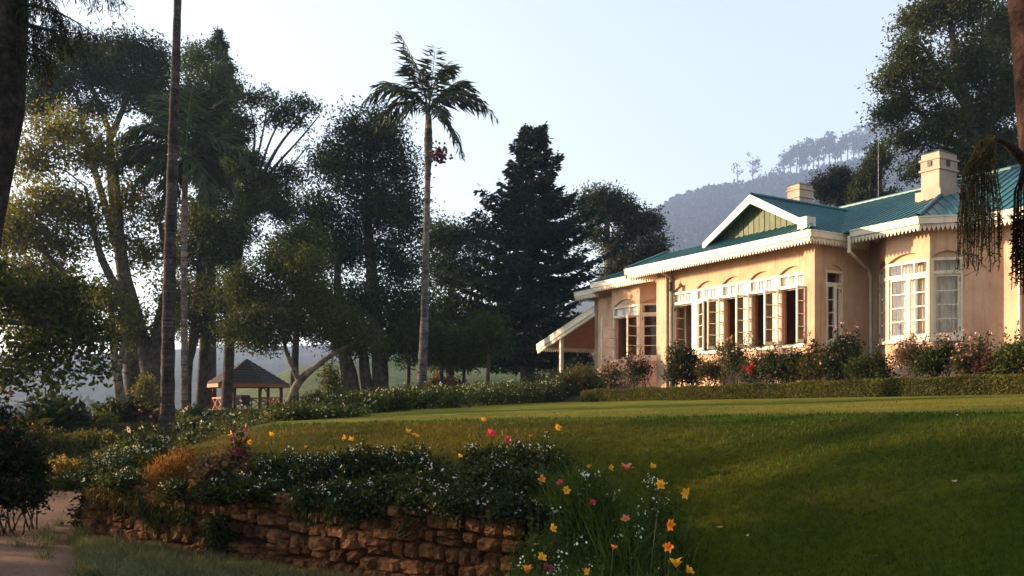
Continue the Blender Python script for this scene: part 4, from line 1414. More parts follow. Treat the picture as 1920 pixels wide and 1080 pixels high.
# hazy trees along the far ridge and in the valley
def ridge_tree(x, y, h, w, d, lab, grp, n=150, shape='round', size=None):
    s = d / F
    b, l = MB(), MB()
    p0, p1 = P(x, y + 5, d), P(x + RNG.normal() * 1.5, y - h * 0.9, d)
    root = thing('ridge_tree' if d > 500 else 'valley_tree', lab, 'tree', p0, grp)
    b.tube([p0, (p0 + p1) / 2 + RNG.normal(size=3) * 0.3, p1], [0.5 * d / 600, 0.35 * d / 600, 0.12 * d / 600], 5, (0.06, 0.05, 0.045))
    bl = []
    k = 5
    for i in range(k):
        f = 0.42 + 0.55 * i / (k - 1)
        ww = w * (0.9 - 0.5 * abs(f - 0.68) / 0.32)
        c = P(x + RNG.normal() * w * 0.22, y - h * f, d + RNG.normal() * 2)
        bl.append((c, np.array([ww * 0.62 * s, ww * 0.6 * s, h * 0.13 * s])))
    if shape == 'tuft':
        bl = bl[1::2]
    fill(l, bl, n, size or 1.7 * d / 600, (0.02, 0.03, 0.016), (0.045, 0.055, 0.03), sub=2.2 * d / 600, per=14, width=0.6)
    b.build('trunk', M['bark'], root)
    l.build('crown', M['leaf'], root)


ORD = ['leftmost ', 'second ', 'third ', 'fourth ', 'fifth ', 'sixth ', 'seventh ', 'eighth ', 'ninth ', 'tenth ', 'eleventh ', 'twelfth ', 'thirteenth ', 'fourteenth ', 'fifteenth ', 'sixteenth ', 'seventeenth ', 'eighteenth ', 'nineteenth ', 'twentieth ', 'twenty first ']


def ridge_y(x):
    return np.interp(x, [1330, 1400, 1440, 1500, 1560, 1620, 1680, 1750], [351, 345, 336, 324, 310, 298, 285, 270])


ridge_tree(1383, 345, 40, 10, 1436, 'spindly hazy tree with three separate leaf tufts alone on the ridge', None, 60, 'tuft')
ridge_tree(1412, 343, 50, 22, 1436, 'hazy tree with full oval crown standing alone on the ridge', None, 190)
xs_ = [1472, 1482, 1493, 1504, 1514, 1525, 1535, 1546, 1556, 1567, 1578, 1589, 1600, 1611, 1622, 1633, 1645, 1657, 1669, 1681, 1694]
for i, x in enumerate(xs_):
    h = np.interp(x, [1470, 1520, 1600, 1650, 1700], [50, 62, 60, 74, 66]) * RNG.uniform(0.85, 1.12)
    ridge_tree(x, ridge_y(x) + RNG.uniform(0, 10), h, RNG.uniform(17, 24), 1436 + RNG.uniform(-14, 6), ORD[i] + 'hazy tree from the left in the close row on the far ridge', 'hazy trees in a row along the far ridge', 420)
for i, x in enumerate((1425, 1434, 1446, 1456, 1464)):
    ridge_tree(x, ridge_y(x) + 3, RNG.uniform(10, 20), 8, 1436, ORD[i] + 'small hazy bush on the ridge between the lone oval tree and the row', 'small bushes on the far ridge', 40)
for i, (x, y, h, w, lab) in enumerate(((32, 800, 36, 30, 'misty round tree low in the valley at far left'), (60, 802, 44, 24, 'misty narrow tree right of the round valley tree'), (95, 805, 46, 34, 'misty broad tree in the middle of the valley group'),
                                       (126, 806, 50, 40, 'misty tree with the fullest crown in the valley group'), (152, 806, 58, 30, 'tallest misty tree of the valley group'), (176, 806, 52, 24, 'misty pointed tree at the right end of the valley group'))):
    ridge_tree(x, y, h, w, 300, lab, 'misty trees in the valley', 260, size=1.5)
for x, y, h, lab in ((208, 790, 46, 'very faint tree in the misty valley just left of the slender pale trunk'), (224, 790, 42, 'very faint tree in the misty valley behind the slender pale trunk'), (255, 792, 40, 'very faint tree in the misty valley right of the slender pale trunk'), (12, 798, 40, 'very faint tree in the misty valley at the left edge')):
    ridge_tree(x, y, h, 18, 480, lab, 'faint trees far back in the valley', 160, size=2.4)


# ------------------------------------------------------------------ unseen trees added round the camera for their shade, one mass
wd_ = MB()
wl_ = MB()
KEEP_RNG = RNG
RNG = np.random.default_rng(21)
for k in range(33):
    a = math.radians(np.interp(k, [0, 13, 14, 23], [150, 205, 215, 350])) + RNG.uniform(-0.04, 0.04)
    R = RNG.uniform(22, 38)
    x, y = R * math.cos(a) * 1.15, R * math.sin(a) * 0.85 + 5
    if k > 23:
        x, y = [(20, 21), (18, 6), (22, 13), (26, 24), (19, -1), (27, 33), (21, 17), (24, 4), (-30, 10.5)][k - 24]
    elif 0.968 * y + 0.25 * x > 9.2 or (abs(x) < 0.66 * y):
        continue
    g0 = float(G(x, y)) - 0.3
    h = RNG.uniform(13, 21)
    wd_.tube([(x, y, g0), (x + 0.3, y, g0 + h * 0.4), (x - 0.2, y + 0.3, g0 + h * 0.85)], [0.45, 0.32, 0.08], 7, (0.05, 0.04, 0.03))
    bl = [(np.array([x + RNG.normal() * 2.0, y + RNG.normal() * 2.0, g0 + h * f]), np.array([3.4, 3.4, 2.2]) * RNG.uniform(0.8, 1.2)) for f in (0.12, 0.26, 0.42, 0.58, 0.74, 0.88, 0.2)]
    fill(wl_, bl, 2000, 0.5, DG, MG2, sub=1.6, per=30)
RNG = KEEP_RNG
wd_.add(np.concatenate(wl_.v), np.concatenate(wl_.f), np.concatenate(wl_.c), 1)
kind(wd_.build('shade_trees', [M['bark'], M['leaf']]), 'stuff', 'unseen trees added round the viewer to shade the bank and house')

fo_ = MB()
add_leaves(fo_, np.repeat(HILL_PTS, 3, 0) + RNG.normal(size=(len(HILL_PTS) * 3, 3)) * np.array([2.6, 2.6, 2.0]), 6.6, leaf_cols(len(HILL_PTS) * 3, (0.012, 0.022, 0.010), (0.04, 0.055, 0.025)), 0.8, up=0.5)
kind(fo_.build('hillside_forest', M['leaf']), 'stuff', 'hazy forest covering the hill behind the house')


# ------------------------------------------------------------------ rubble retaining wall
wp = np.array(WALL_PTS[:-1] + [WALL_PTS[-1]], float)
sg = np.linalg.norm(np.diff(wp, axis=0), axis=1)
al = np.concatenate([[0], np.cumsum(sg)])


def wall_at(s):
    x, y = np.interp(s, al, wp[:, 0]), np.interp(s, al, wp[:, 1])
    e = 0.35
    x2, y2 = np.interp(min(s + e, al[-1]), al, wp[:, 0]), np.interp(min(s + e, al[-1]), al, wp[:, 1])
    x1, y1 = np.interp(max(s - e, 0), al, wp[:, 0]), np.interp(max(s - e, 0), al, wp[:, 1])
    t = np.array([x2 - x1, y2 - y1])
    t /= np.linalg.norm(t)
    return np.array([x, y]), t, np.array([t[1], -t[0]])      # outward = right of travel ... flipped below


def wtop(s):
    return -1.0 + 0.03 * math.sin(s * 2.3) - 0.05 * np.clip((s - 5) / 3, 0, 1)


rw = thing('retaining_wall', 'low curved retaining wall of rough orange brown rubble stones below the flower bed', 'wall', (-2.7, 9.7, -1.7))
core = MB()
S = np.linspace(0, al[-1], 60)
ring = []
for s in S:
    p, t, n = wall_at(s)
    n = -n if n[1] > 0 and s < 6 else n
    out = np.array([-t[1], t[0]])
    if out @ (np.array([-8.0, 6.0]) - p) < 0:
        out = -out
    gz = float(g_low(p[0] + out[0] * 0.3, p[1] + out[1] * 0.3)) - 0.1
    a, b2 = p + out * 0.0, p - out * 0.38
    ring.append([(a[0], a[1], gz), (a[0], a[1], wtop(s) - 0.03), (b2[0], b2[1], wtop(s) - 0.01), (b2[0], b2[1], gz)])
ring = np.array(ring)
m = len(S)
f = []
for i in range(m - 1):
    for j in range(4):
        k = (j + 1) % 4
        f.append((i * 4 + j, i * 4 + k, (i + 1) * 4 + k, (i + 1) * 4 + j))
core.add(ring.reshape(-1, 3), f)
core.add(ring[0], [(0, 1, 2, 3)])
core.add(ring[-1], [(3, 2, 1, 0)])
core.build('wall_core', M['mortar'], rw)


def stone_mesh(i):
    """roughly squared rubble block, unit size, face towards -Y"""
    r = np.random.default_rng(100 + i)
    g = np.array([-0.5, -0.3, 0.05, 0.32, 0.5]) + np.concatenate([[0], r.uniform(-0.05, 0.05, 3), [0]])
    gx, gz = np.meshgrid(g, g)
    e = np.minimum(0.5 - np.abs(gx), 0.5 - np.abs(gz))
    y = -0.36 * np.clip(e / 0.16, 0, 1) ** 0.5 - r.uniform(0, 0.16, gx.shape) * (e > 0.02)
    cut = r.uniform(0.74, 1.0, 4)
    sx = 1 - (np.abs(gz) > 0.45) * r.uniform(0.04, 0.22, gx.shape)
    szz = 1 - (np.abs(gx) > 0.45) * r.uniform(0.04, 0.25, gx.shape)
    gx2 = gx * sx + r.uniform(-0.02, 0.02, gx.shape) + gz * r.uniform(-0.1, 0.1)
    gz2 = gz * szz + r.uniform(-0.02, 0.02, gx.shape) + gx * r.uniform(-0.08, 0.08)
    V = np.stack([gx2, y, gz2], -1).reshape(-1, 3)
    k = 5
    f = [(a * k + b, a * k + b + 1, (a + 1) * k + b + 1, (a + 1) * k + b) for a in range(k - 1) for b in range(k - 1)]
    border = [b for b in range(k)] + [a * k + k - 1 for a in range(1, k)] + [(k - 1) * k + b for b in range(k - 2, -1, -1)] + [a * k for a in range(k - 2, 0, -1)]
    nb = len(border)
    V2 = V[border].copy()
    V2[:, 1] = 0.55
    mb = MB()
    mb.add(np.concatenate([V, V2]), f)
    base = len(V)
    for q in range(nb):
        w = (q + 1) % nb
        mb.f.append(np.array([[border[w], border[q], base + q, base + w]]))
        mb.m.append(np.zeros(1))
    me = mb.mesh('stone', smooth=False)
    me.materials.append(M['stone'])
    return me


stones = [stone_mesh(i) for i in range(14)]
rr = random.Random(3)
n_st = 0
row_h = [0.19, 0.15, 0.17, 0.13, 0.16, 0.12]
for row in range(6):
    s = rr.uniform(-0.05, 0.05)
    while s < 8.55:
        w = rr.uniform(0.15, 0.30) if rr.random() < 0.6 else rr.uniform(0.09, 0.16)
        if s < 0.35:
            w = 0.2 + 0.05 * (row % 2)
        h = row_h[row] * rr.uniform(0.86, 1.1)
        sc = s + w / 2
        if sc > 8.6:
            break
        p, t, n = wall_at(sc)
        out = np.array([-t[1], t[0]])
        if out @ (np.array([-8.0, 6.0]) - p) < 0:
            out = -out
        gz = float(g_low(p[0] + out[0] * 0.3, p[1] + out[1] * 0.3)) - 0.03
        H_ = (wtop(sc) - gz)
        z = gz + H_ * (sum(row_h[:row]) + row_h[row] / 2) / sum(row_h) + rr.uniform(-0.02, 0.02) + 0.028 * math.sin(sc * 2.6 + row * 1.7) * (0 < row < 5)
        hh = h * H_ / sum(row_h)
        parts = [(0, 1.0)] if (hh < 0.13 or rr.random() < 0.82) else [(-0.26, 0.48), (0.26, 0.48)]
        for dz, hs in parts:
            if n_st >= 298:
                break
            o = bpy.data.objects.new('stone', stones[rr.randrange(14)])
            COL.objects.link(o)
            o.parent = rw
            q = p + out * rr.uniform(0.0, 0.03)
            o.location = (q[0] + 2.7, q[1] - 9.7, z + dz * hh + 1.7)
            ang = math.atan2(out[1], out[0]) + math.pi / 2
            o.rotation_euler = (rr.uniform(-0.08, 0.08), rr.uniform(-0.13, 0.13), ang + rr.uniform(-0.06, 0.06))
            o.scale = (w * 1.0, rr.uniform(0.13, 0.21), hh * hs * rr.uniform(0.98, 1.16))
            n_st += 1
        s += w


# ------------------------------------------------------------------ gazebo with its furniture
D = 52
gc = P(463, 758, D)
gz0 = -0.58
gaz = thing('gazebo', 'small open timber gazebo with pointed brown shingle roof and orange fascia among the trees', 'gazebo', (gc[0], gc[1], gz0))
RO, RP, ZE, ZA = 2.5, 2.0, 1.18, 2.72
hexa = [math.radians(60 * k + 8) for k in range(6)]


def hx(k, r, z):
    a = hexa[k % 6]
    return np.array([gc[0] + r * math.cos(a), gc[1] + r * math.sin(a), z])


b = MB()
b.add([hx(k, 2.2, z) for z in (gz0 - 0.3, gz0 + 0.12) for k in range(6)], [tuple(range(6, 12))])
for k in range(6):
    b.add([hx(k, 2.2, gz0 - 0.3), hx(k + 1, 2.2, gz0 - 0.3), hx(k + 1, 2.2, gz0 + 0.12), hx(k, 2.2, gz0 + 0.12)], [(0, 1, 2, 3)])
b.build('floor_deck', M['wood'], gaz)
apex = np.array([gc[0], gc[1], ZA])
for k in range(6):
    b = MB()
    n = 9
    for i in range(n):                                  # stepped shingle courses
        t0, t1 = i / n, (i + 1) / n
        up = np.array([0, 0, 0.03])
        a0, a1 = hx(k, RO, ZE) * (1 - t0) + apex * t0, hx(k + 1, RO, ZE) * (1 - t0) + apex * t0
        c0, c1 = hx(k, RO, ZE) * (1 - t1) + apex * t1, hx(k + 1, RO, ZE) * (1 - t1) + apex * t1
        cc = np.array([1, 1, 1]) * RNG.uniform(0.85, 1.15)
        b.add([a0 + up, a1 + up, c1, c0], [(0, 1, 2, 3)], cc)
        b.add([a0, a1, a1 + up, a0 + up], [(0, 1, 2, 3)], cc)
    b.build('roof_side', M['shingle'], gaz)
    b = MB()
    p, q = hx(k, RO - 0.02, ZE - 0.09), hx(k + 1, RO - 0.02, ZE - 0.09)
    b.bar(p, q, 0.04, 0.2, c=(2.2, 2.0, 1.6))
    b.build('fascia', M['wood'], gaz)
    b = MB()
    b.bar(hx(k, RP, gz0), hx(k, RP, ZE + 0.05), 0.15, c=(0.8, 0.7, 0.6))
    b.bar(hx(k, RP, ZE - 0.5), hx(k, RP, ZE) * 0.8 + hx(k + 1, RP, ZE) * 0.2, 0.07, c=(0.8, 0.7, 0.6))
    b.build('post', M['wood'], gaz)
    if k != 4:
        b = MB()
        zr0, zr1 = gz0 + 0.25, gz0 + 0.95
        p0, p1 = hx(k, RP, 0), hx(k + 1, RP, 0)
        L = lambda f, z: np.array([p0[0] * (1 - f) + p1[0] * f, p0[1] * (1 - f) + p1[1] * f, z])
        c = (1.7, 1.3, 1.0)
        b.bar(L(0.03, zr1), L(0.97, zr1), 0.08, c=c)
        b.bar(L(0.03, zr0), L(0.97, zr0), 0.07, c=c)
        b.bar(L(0.5, zr0), L(0.5, zr1), 0.06, c=c)
        for f0, f1 in ((0.04, 0.5), (0.5, 0.96)):
            b.bar(L(f0, zr0), L(f1, zr1), 0.05, c=c)
            b.bar(L(f0, zr1), L(f1, zr0), 0.045, c=c)
        b.build('railing', M['wood'], gaz)


def garden_chair(x, y, rz, lab):
    t = thing('garden_chair', lab, 'chair', (x, y, gz0 + 0.12), 'dark chairs inside the gazebo')
    c, s = math.cos(rz), math.sin(rz)

    def fn(a, b_, z):
        return np.array([x + a * c - b_ * s, y + a * s + b_ * c, gz0 + 0.12 + z])
    for nm, boxes in (('seat', [((-0.26, -0.26, 0.4), (0.26, 0.26, 0.46))]), ('backrest', [((-0.26, 0.22, 0.46), (0.26, 0.28, 1.0))])):
        b = MB()
        for bx in boxes:
            b.box(*bx, fn=fn)
        b.build(nm, M['dark'], t)
    for sx in (-1, 1):
        for sy in (-1, 1):
            b = MB()
            b.box((sx * 0.23 - 0.03, sy * 0.23 - 0.03, 0), (sx * 0.23 + 0.03, sy * 0.23 + 0.03, 0.4), fn=fn)
            b.build('leg', M['dark'], t)
        b = MB()
        b.box((sx * 0.25 - 0.03, -0.26, 0.62), (sx * 0.25 + 0.03, 0.24, 0.66), fn=fn)
        b.build('armrest', M['dark'], t)


garden_chair(gc[0] + 0.25, gc[1] - 0.95, 0.5, 'dark chair nearest the front of the gazebo')
garden_chair(gc[0] + 0.95, gc[1] + 0.2, -1.3, 'dark chair on the right inside the gazebo')
garden_chair(gc[0] - 0.5, gc[1] + 0.6, 2.6, 'dark chair at the back left inside the gazebo')
tb = thing('garden_table', 'round dark table between the chairs inside the gazebo', 'table', (gc[0] + 0.1, gc[1] - 0.05, gz0 + 0.12))
b = MB()
b.lathe([(0, 0.68), (0.5, 0.68), (0.5, 0.73), (0, 0.73)], (gc[0] + 0.1, gc[1] - 0.05, gz0 + 0.12), 16)
b.build('table_top', M['dark'], tb)
b = MB()
b.lathe([(0.28, 0), (0.25, 0.04), (0.05, 0.08), (0.05, 0.68)], (gc[0] + 0.1, gc[1] - 0.05, gz0 + 0.12), 10)
b.build('pedestal', M['dark'], tb)


# ------------------------------------------------------------------ shrubs and beds
def shrub(name, label, blobs, n, size, ca, cb, cat='shrub', group=None, flowers=None, sprigs=0, sub=0.2, per=40, width=0.5, sprig_h=0.5, fsize=0.05, hang=0.0, power=0.4, hug=False):
    """blobs: (x px, y px, rx px, ry px, distance)"""
    cs = []
    for b in blobs:
        s = b[4] / F
        cs.append((P(b[0], b[1], b[4]), np.array([b[2] * s, (b[2] + b[3]) / 2 * s * 0.9, b[3] * s])))
    c0 = cs[0][0].copy()
    c0[2] = float(G(c0[0], c0[1]))
    root = thing(name, label, cat, c0, group)
    lb, st = MB(), MB()
    fill(lb, cs, n, size, ca, cb, sub, per, width, 0.8, hang, power=power)
    for c, r in cs:
        g0 = float(G(c[0], c[1]))
        for k in range(5):
            q = c + RNG.normal(size=3) * r * 0.4
            a = np.array([c[0] + RNG.normal() * r[0] * 0.3, c[1] + RNG.normal() * r[1] * 0.3, c[2] - r[2] * 0.9 if hug else g0 - 0.03])
            st.tube([a, (a + q) / 2 + RNG.normal(size=3) * 0.03, q], [0.014, 0.01, 0.004], 4, (0.07, 0.05, 0.03), cap=False)
    fl = MB()
    for k in range(sprigs):
        c, r = cs[RNG.integers(len(cs))]
        a = c + RNG.normal(size=3) * r * 0.4
        L = sprig_h * RNG.uniform(0.5, 1.1)
        e = a + np.array([RNG.normal() * 0.22 * L, RNG.normal() * 0.2 * L, r[2] * 0.5 + L * 0.8])
        md = (a + e) / 2 + RNG.normal(size=3) * 0.03
        st.tube([a, md, e], [0.006, 0.004, 0.002], 3, (0.06, 0.055, 0.025), cap=False)
        u = RNG.uniform(0.35, 1.0, 16)[:, None]
        add_leaves(lb, a * (1 - u) + e * u + RNG.normal(size=(16, 3)) * 0.03, size, leaf_cols(16, ca, cb), width)
        if flowers and RNG.random() < 0.6:
            add_leaves(fl, e + RNG.normal(size=(7, 3)) * 0.025, fsize, leaf_cols(7, flowers[1], flowers[2]), 0.8)
    if flowers:
        nf = flowers[0]
        vol = np.array([np.prod(r) ** 0.7 for _, r in cs])
        pick = RNG.choice(len(cs), nf, p=vol / vol.sum())
        d = rand_dirs(nf, 0.9)
        pos = np.array([cs[i][0] for i in pick]) + d * np.array([cs[i][1] for i in pick]) * RNG.uniform(0.85, 1.12, (nf, 1))
        k = 5
        pp = np.repeat(pos, k, 0)
        add_leaves(fl, pp, fsize, leaf_cols(nf * k, flowers[1], flowers[2], np.repeat(RNG.uniform(0, 1, nf), k)), 0.75, up=1.0)
    kind(st.build('stems', M['bark'], root), 'stuff')
    lb.build('foliage', M['leaf'], root)
    if fl.n:
        kind(fl.build('flowers', M['petal'], root), 'stuff')
    return root


W1, W2 = (0.62, 0.62, 0.58), (0.8, 0.8, 0.76)
PK1, PK2 = (0.5, 0.24, 0.24), (0.66, 0.42, 0.4)
RD1, RD2 = (0.28, 0.02, 0.025), (0.4, 0.04, 0.04)
SG, SG2 = (0.015, 0.030, 0.008), (0.050, 0.072, 0.015)

# shrubs under the house windows, left to right (behind the clipped hedge)
shrub('shrub', 'yellowish feathery bush beside the verandah post', [(1088, 712, 30, 20, 31), (1100, 702, 20, 16, 31.5)], 2600, 0.09, (0.06, 0.06, 0.02), (0.15, 0.13, 0.035), sub=0.25, group='bushes along the house front')
shrub('rose_bush', 'pale pink flowering bush under the open window at the left end of the house', [(1142, 704, 24, 20, 29.5), (1158, 700, 20, 20, 29.5)], 1500, 0.06, SG, SG2, flowers=(90, PK1, PK2), sprigs=8, group='bushes along the house front')
shrub('rose_bush', 'dark leaved bush with pink blossoms left of the corner pier', [(1190, 696, 26, 24, 28.8), (1206, 688, 22, 20, 28.8), (1180, 676, 14, 12, 28.8)], 2600, 0.07, (0.015, 0.022, 0.012), (0.05, 0.055, 0.02), flowers=(80, PK1, PK2), sprigs=10, group='bushes along the house front')
shrub('shrub', 'dense rounded dark bush right of the corner pier reaching the sills', [(1282, 684, 30, 32, 26.3), (1276, 664, 24, 20, 26.3), (1300, 700, 22, 20, 26.3), (1262, 704, 16, 16, 26.3)], 5200, 0.085, (0.012, 0.024, 0.012), (0.045, 0.058, 0.018), flowers=(10, PK1, PK2), sprigs=4, group='bushes along the house front')
shrub('shrub', 'low brownish bush between the round bush and the tall roses', [(1330, 694, 24, 20, 25.4), (1345, 702, 20, 14, 25.4)], 2200, 0.075, (0.03, 0.03, 0.012), (0.075, 0.07, 0.022), sprigs=4, group='bushes along the house front')
shrub('rose_bush', 'tall loose pale green rose bush under the middle windows', [(1372, 684, 26, 30, 24.6), (1392, 668, 20, 20, 24.6), (1356, 668, 14, 14, 24.6)], 2400, 0.07, (0.035, 0.045, 0.018), (0.10, 0.11, 0.035), flowers=(26, PK1, PK2), sprigs=22, sprig_h=0.45, group='bushes along the house front')
shrub('flowering_shrub', 'bush with a bright red flower head below the middle windows', [(1412, 694, 22, 22, 23.9), (1430, 684, 20, 20, 23.9)], 2000, 0.075, SG, SG2, flowers=(12, PK1, PK2), sprigs=6, group='bushes along the house front')
rf = MB()
add_leaves(rf, P(1405, 690, 23.4) + RNG.normal(size=(40, 3)) * np.array([0.07, 0.06, 0.08]), 0.10, leaf_cols(40, RD1, RD2), 0.6)
bpy.data.objects['flowering_shrub'] and kind(rf.build('flower_head', M['petal'], bpy.data.objects['flowering_shrub']), 'stuff')
shrub('shrub', 'broad dark green bush under the right end of the open windows', [(1462, 694, 30, 24, 23), (1490, 690, 28, 26, 22.6), (1446, 680, 18, 16, 23)], 5200, 0.085, (0.014, 0.026, 0.012), (0.045, 0.064, 0.02), flowers=(14, PK1, PK2), sprigs=8, group='bushes along the house front')
shrub('shrub', 'yellow green bush at the right front corner of the projecting wing', [(1520, 664, 16, 18, 22.4), (1512, 684, 22, 20, 22.2), (1530, 692, 24, 18, 22)], 2600, 0.075, (0.035, 0.042, 0.012), (0.11, 0.10, 0.026), sprigs=10, flowers=(8, PK1, PK2), group='bushes along the house front')
shrub('shrub', 'tall dark bush with a pale pink bloom under the side window', [(1572, 670, 26, 26, 22), (1588, 652, 22, 18, 22.3), (1556, 690, 28, 20, 21.6)], 5000, 0.085, (0.013, 0.024, 0.011), (0.042, 0.058, 0.018), flowers=(16, PK1, PK2), sprigs=12, group='bushes along the house front')
shrub('shrub', 'low dark green bush in front of the downpipe', [(1622, 690, 30, 20, 20.8), (1648, 692, 24, 18, 20.5)], 3200, 0.075, SG, SG2, sprigs=8, group='bushes along the house front')
shrub('rose_bush', 'sparse rose stems with bronze leaves below the bright bay window', [(1700, 684, 22, 20, 19.8), (1716, 672, 24, 18, 19.8)], 1000, 0.07, (0.05, 0.035, 0.015), (0.14, 0.09, 0.03), sprigs=26, sprig_h=0.55, flowers=(6, PK1, PK2), group='bushes along the house front')
shrub('shrub', 'leafy green bush below the grey curtained window', [(1752, 682, 30, 24, 19.2), (1776, 664, 22, 16, 19.2)], 3200, 0.075, SG, SG2, sprigs=14, flowers=(20, PK1, PK2), group='bushes along the house front')
shrub('rose_bush', 'pink flowered tangled bush before the plain wall right of the bay windows', [(1812, 682, 28, 22, 18.6), (1838, 670, 22, 18, 18.4)], 1900, 0.07, (0.035, 0.035, 0.015), (0.10, 0.085, 0.03), sprigs=22, sprig_h=0.5, flowers=(60, PK1, PK2), group='bushes along the house front')
shrub('shrub', 'dark reddish leaved low bush behind the hedge near the right edge', [(1862, 686, 26, 14, 18)], 1400, 0.07, (0.05, 0.02, 0.018), (0.11, 0.045, 0.035), sprigs=6, group='bushes along the house front')
shrub('shrub', 'bright green bush at the right edge before the house wall', [(1905, 668, 26, 34, 17.6), (1880, 684, 20, 18, 17.8)], 3400, 0.08, (0.03, 0.045, 0.012), (0.09, 0.115, 0.024), sprigs=10, group='bushes along the house front')

# clipped hedge
hroot_p = H(-2, -2.05, 0.1)
hedge = thing('hedge', 'long low clipped green hedge running along the front of the house', 'hedge', hroot_p)
hb, hl = MB(), MB()
us = np.linspace(-10.5, 7.6, 90)
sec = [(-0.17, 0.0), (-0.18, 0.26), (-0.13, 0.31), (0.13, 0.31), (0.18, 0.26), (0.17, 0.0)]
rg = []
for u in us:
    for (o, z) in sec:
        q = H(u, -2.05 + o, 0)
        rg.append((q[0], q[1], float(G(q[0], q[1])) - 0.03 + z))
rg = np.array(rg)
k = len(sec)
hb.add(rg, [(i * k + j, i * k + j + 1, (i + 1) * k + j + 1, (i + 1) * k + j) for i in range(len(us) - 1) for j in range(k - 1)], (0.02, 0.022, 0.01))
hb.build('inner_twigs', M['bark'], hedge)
n = 42000
u = -10.5 + 18.1 * RNG.uniform(0, 1, n)
per_ = RNG.uniform(0, 1, n)
o = np.where(per_ < 0.38, -0.19, np.where(per_ > 0.86, 0.19, RNG.uniform(-0.19, 0.19, n)))
zz = np.where((per_ < 0.38) | (per_ > 0.86), RNG.uniform(0.0, 0.33, n), 0.34)
wav = 0.018 * np.sin(u * 3.1) + 0.012 * np.sin(u * 7.7 + 1)
hx_, hy_ = HC[0] + HU[0] * u + HV[0] * (-2.05 + o * (1 + wav * 3)), HC[1] + HU[1] * u + HV[1] * (-2.05 + o * (1 + wav * 3))
hz0 = G(hx_, hy_)
pos = np.stack([hx_, hy_, hz0 + zz + wav + RNG.normal(size=n) * 0.014], 1)
hue = np.clip(0.5 + 0.5 * fbm(hx_, hy_, 2.5, 61) + RNG.normal(size=n) * 0.25, 0, 1)
add_leaves(hl, pos, 0.045, leaf_cols(n, (0.032, 0.042, 0.009), (0.15, 0.15, 0.024), hue), 0.6, up=0.6)
hl.build('foliage', M['leaf'], hedge)

# flowering border along the far edge of the lawn
bpts = np.array([(-4.15, 17.2), (-4.2, 19.2), (-3.75, 21.6), (-3.2, 24.0), (-2.2, 26.4), (-0.8, 28.8), (0.7, 30.3), (2.0, 31.6), (3.2, 32.2)])
blabs = ['low green border clump at the left end beside the pale leaning tree', 'border clump with white specks below the gazebo path', 'border clump in front of the twin trunked tree', 'dark leafy border clump with darker base right of the twin trunks',
         'white speckled border clump left of the tall palm foot', 'white speckled border clump right under the tall palm foot', 'pale flowering border clump in front of the saplings', 'pale flowering border clump before the sunlit pasture', 'border clump below the conifer trunk',
         'dense border clump just left of the verandah post', 'dark border clump joining the left end of the hedge']
bt = np.linspace(0, 1, len(blabs))
for i, lab in enumerate(blabs):
    x = np.interp(bt[i], np.linspace(0, 1, len(bpts)), bpts[:, 0]) - 0.25
    y = np.interp(bt[i], np.linspace(0, 1, len(bpts)), bpts[:, 1])
    g0 = float(G(x, y))
    bl = []
    for k in range(5):
        qx, qy = x + RNG.uniform(-1.1, 1.1) * 0.75 - 0.1, y + RNG.uniform(-1.4, 1.4)
        h = [0.1, 0.16, 0.22, 0.28, 0.3, 0.32, 0.34, 0.34, 0.34, 0.34, 0.34][i] * RNG.uniform(0.75, 1.2)
        gq = float(G(qx, qy))
        yp = HYP - (gq + h) / qy * F
        xp = CXP + qx / qy * F
        s = F / qy
        bl.append((xp, yp, 0.75 * s, h * s, qy))
    shrub('flowering_border', lab, bl, 6000, 0.085, (0.020, 0.036, 0.009), (0.085, 0.108, 0.026) if i not in (3, 10) else (0.05, 0.065, 0.02), 'border plant', 'white flowering border along the lawn', (110 if i not in (3, 10) else 30, (0.5, 0.5, 0.4), W1), 14, 0.2, 40, fsize=0.036, sprig_h=0.16)

# daisy bed spilling over the rubble wall
dl = ['small white daisies over the wall left of the orange grass tuft', 'white flower clump at the curved left end of the wall', 'white daisies over the wall right of the pink leaved plant', 'daisies spilling lowest over the wall left of centre',
      'dense white daisies in the middle of the wall top', 'daisies above the paler squared stones in the middle of the wall', 'dark gap of trailing leaves hanging furthest down the wall', 'lilac white daisies above the right part of the wall', 'lilac white daisies at the right end of the wall beside the lilies']
ds = [6.0, 7.3, 4.35, 3.55, 2.8, 2.15, 1.55, 0.95, 0.3]
for i, lab in enumerate(dl):
    p, t, n_ = wall_at(ds[i])
    out = np.array([-t[1], t[0]])
    if out @ (np.array([-8.0, 6.0]) - p) < 0:
        out = -out
    bl = []
    for k in range(9):
        e = RNG.uniform(-0.5, 0.5)
        dep = RNG.uniform(-0.12, 1.0) if k > 2 else RNG.uniform(-0.16, 0.05)
        q = p + t * e - out * dep
        g0 = max(float(G(q[0], q[1])), wtop(ds[i]) if dep < 0.4 else -9)
        zz = g0 + (0.09 if dep > 0.05 else 0.05 - (0.2 if i == 6 else 0.05) * RNG.uniform(0, 1.2))
        s = F / q[1]
        bl.append((CXP + q[0] * s, HYP - zz * s, 0.26 * s, (0.11 if dep > 0.05 else 0.09) * s, q[1]))
    drk = i == 6
    lil = i >= 7
    shrub('daisy_clump', lab, bl, 5200, 0.05, (0.014, 0.024, 0.010) if not i == 1 else (0.03, 0.042, 0.014), (0.045, 0.062, 0.018) if not i in (0, 1) else (0.09, 0.105, 0.03), 'flower clump', 'daisies along the top of the wall',
          (16 if drk else 80 if i not in (0, 1) else 110, (0.42, 0.42, 0.5) if lil else W1, (0.62, 0.6, 0.7) if lil else W2), 10, 0.12, 40, 0.55, fsize=0.023, sprig_h=0.13, hang=0.15, hug=True)

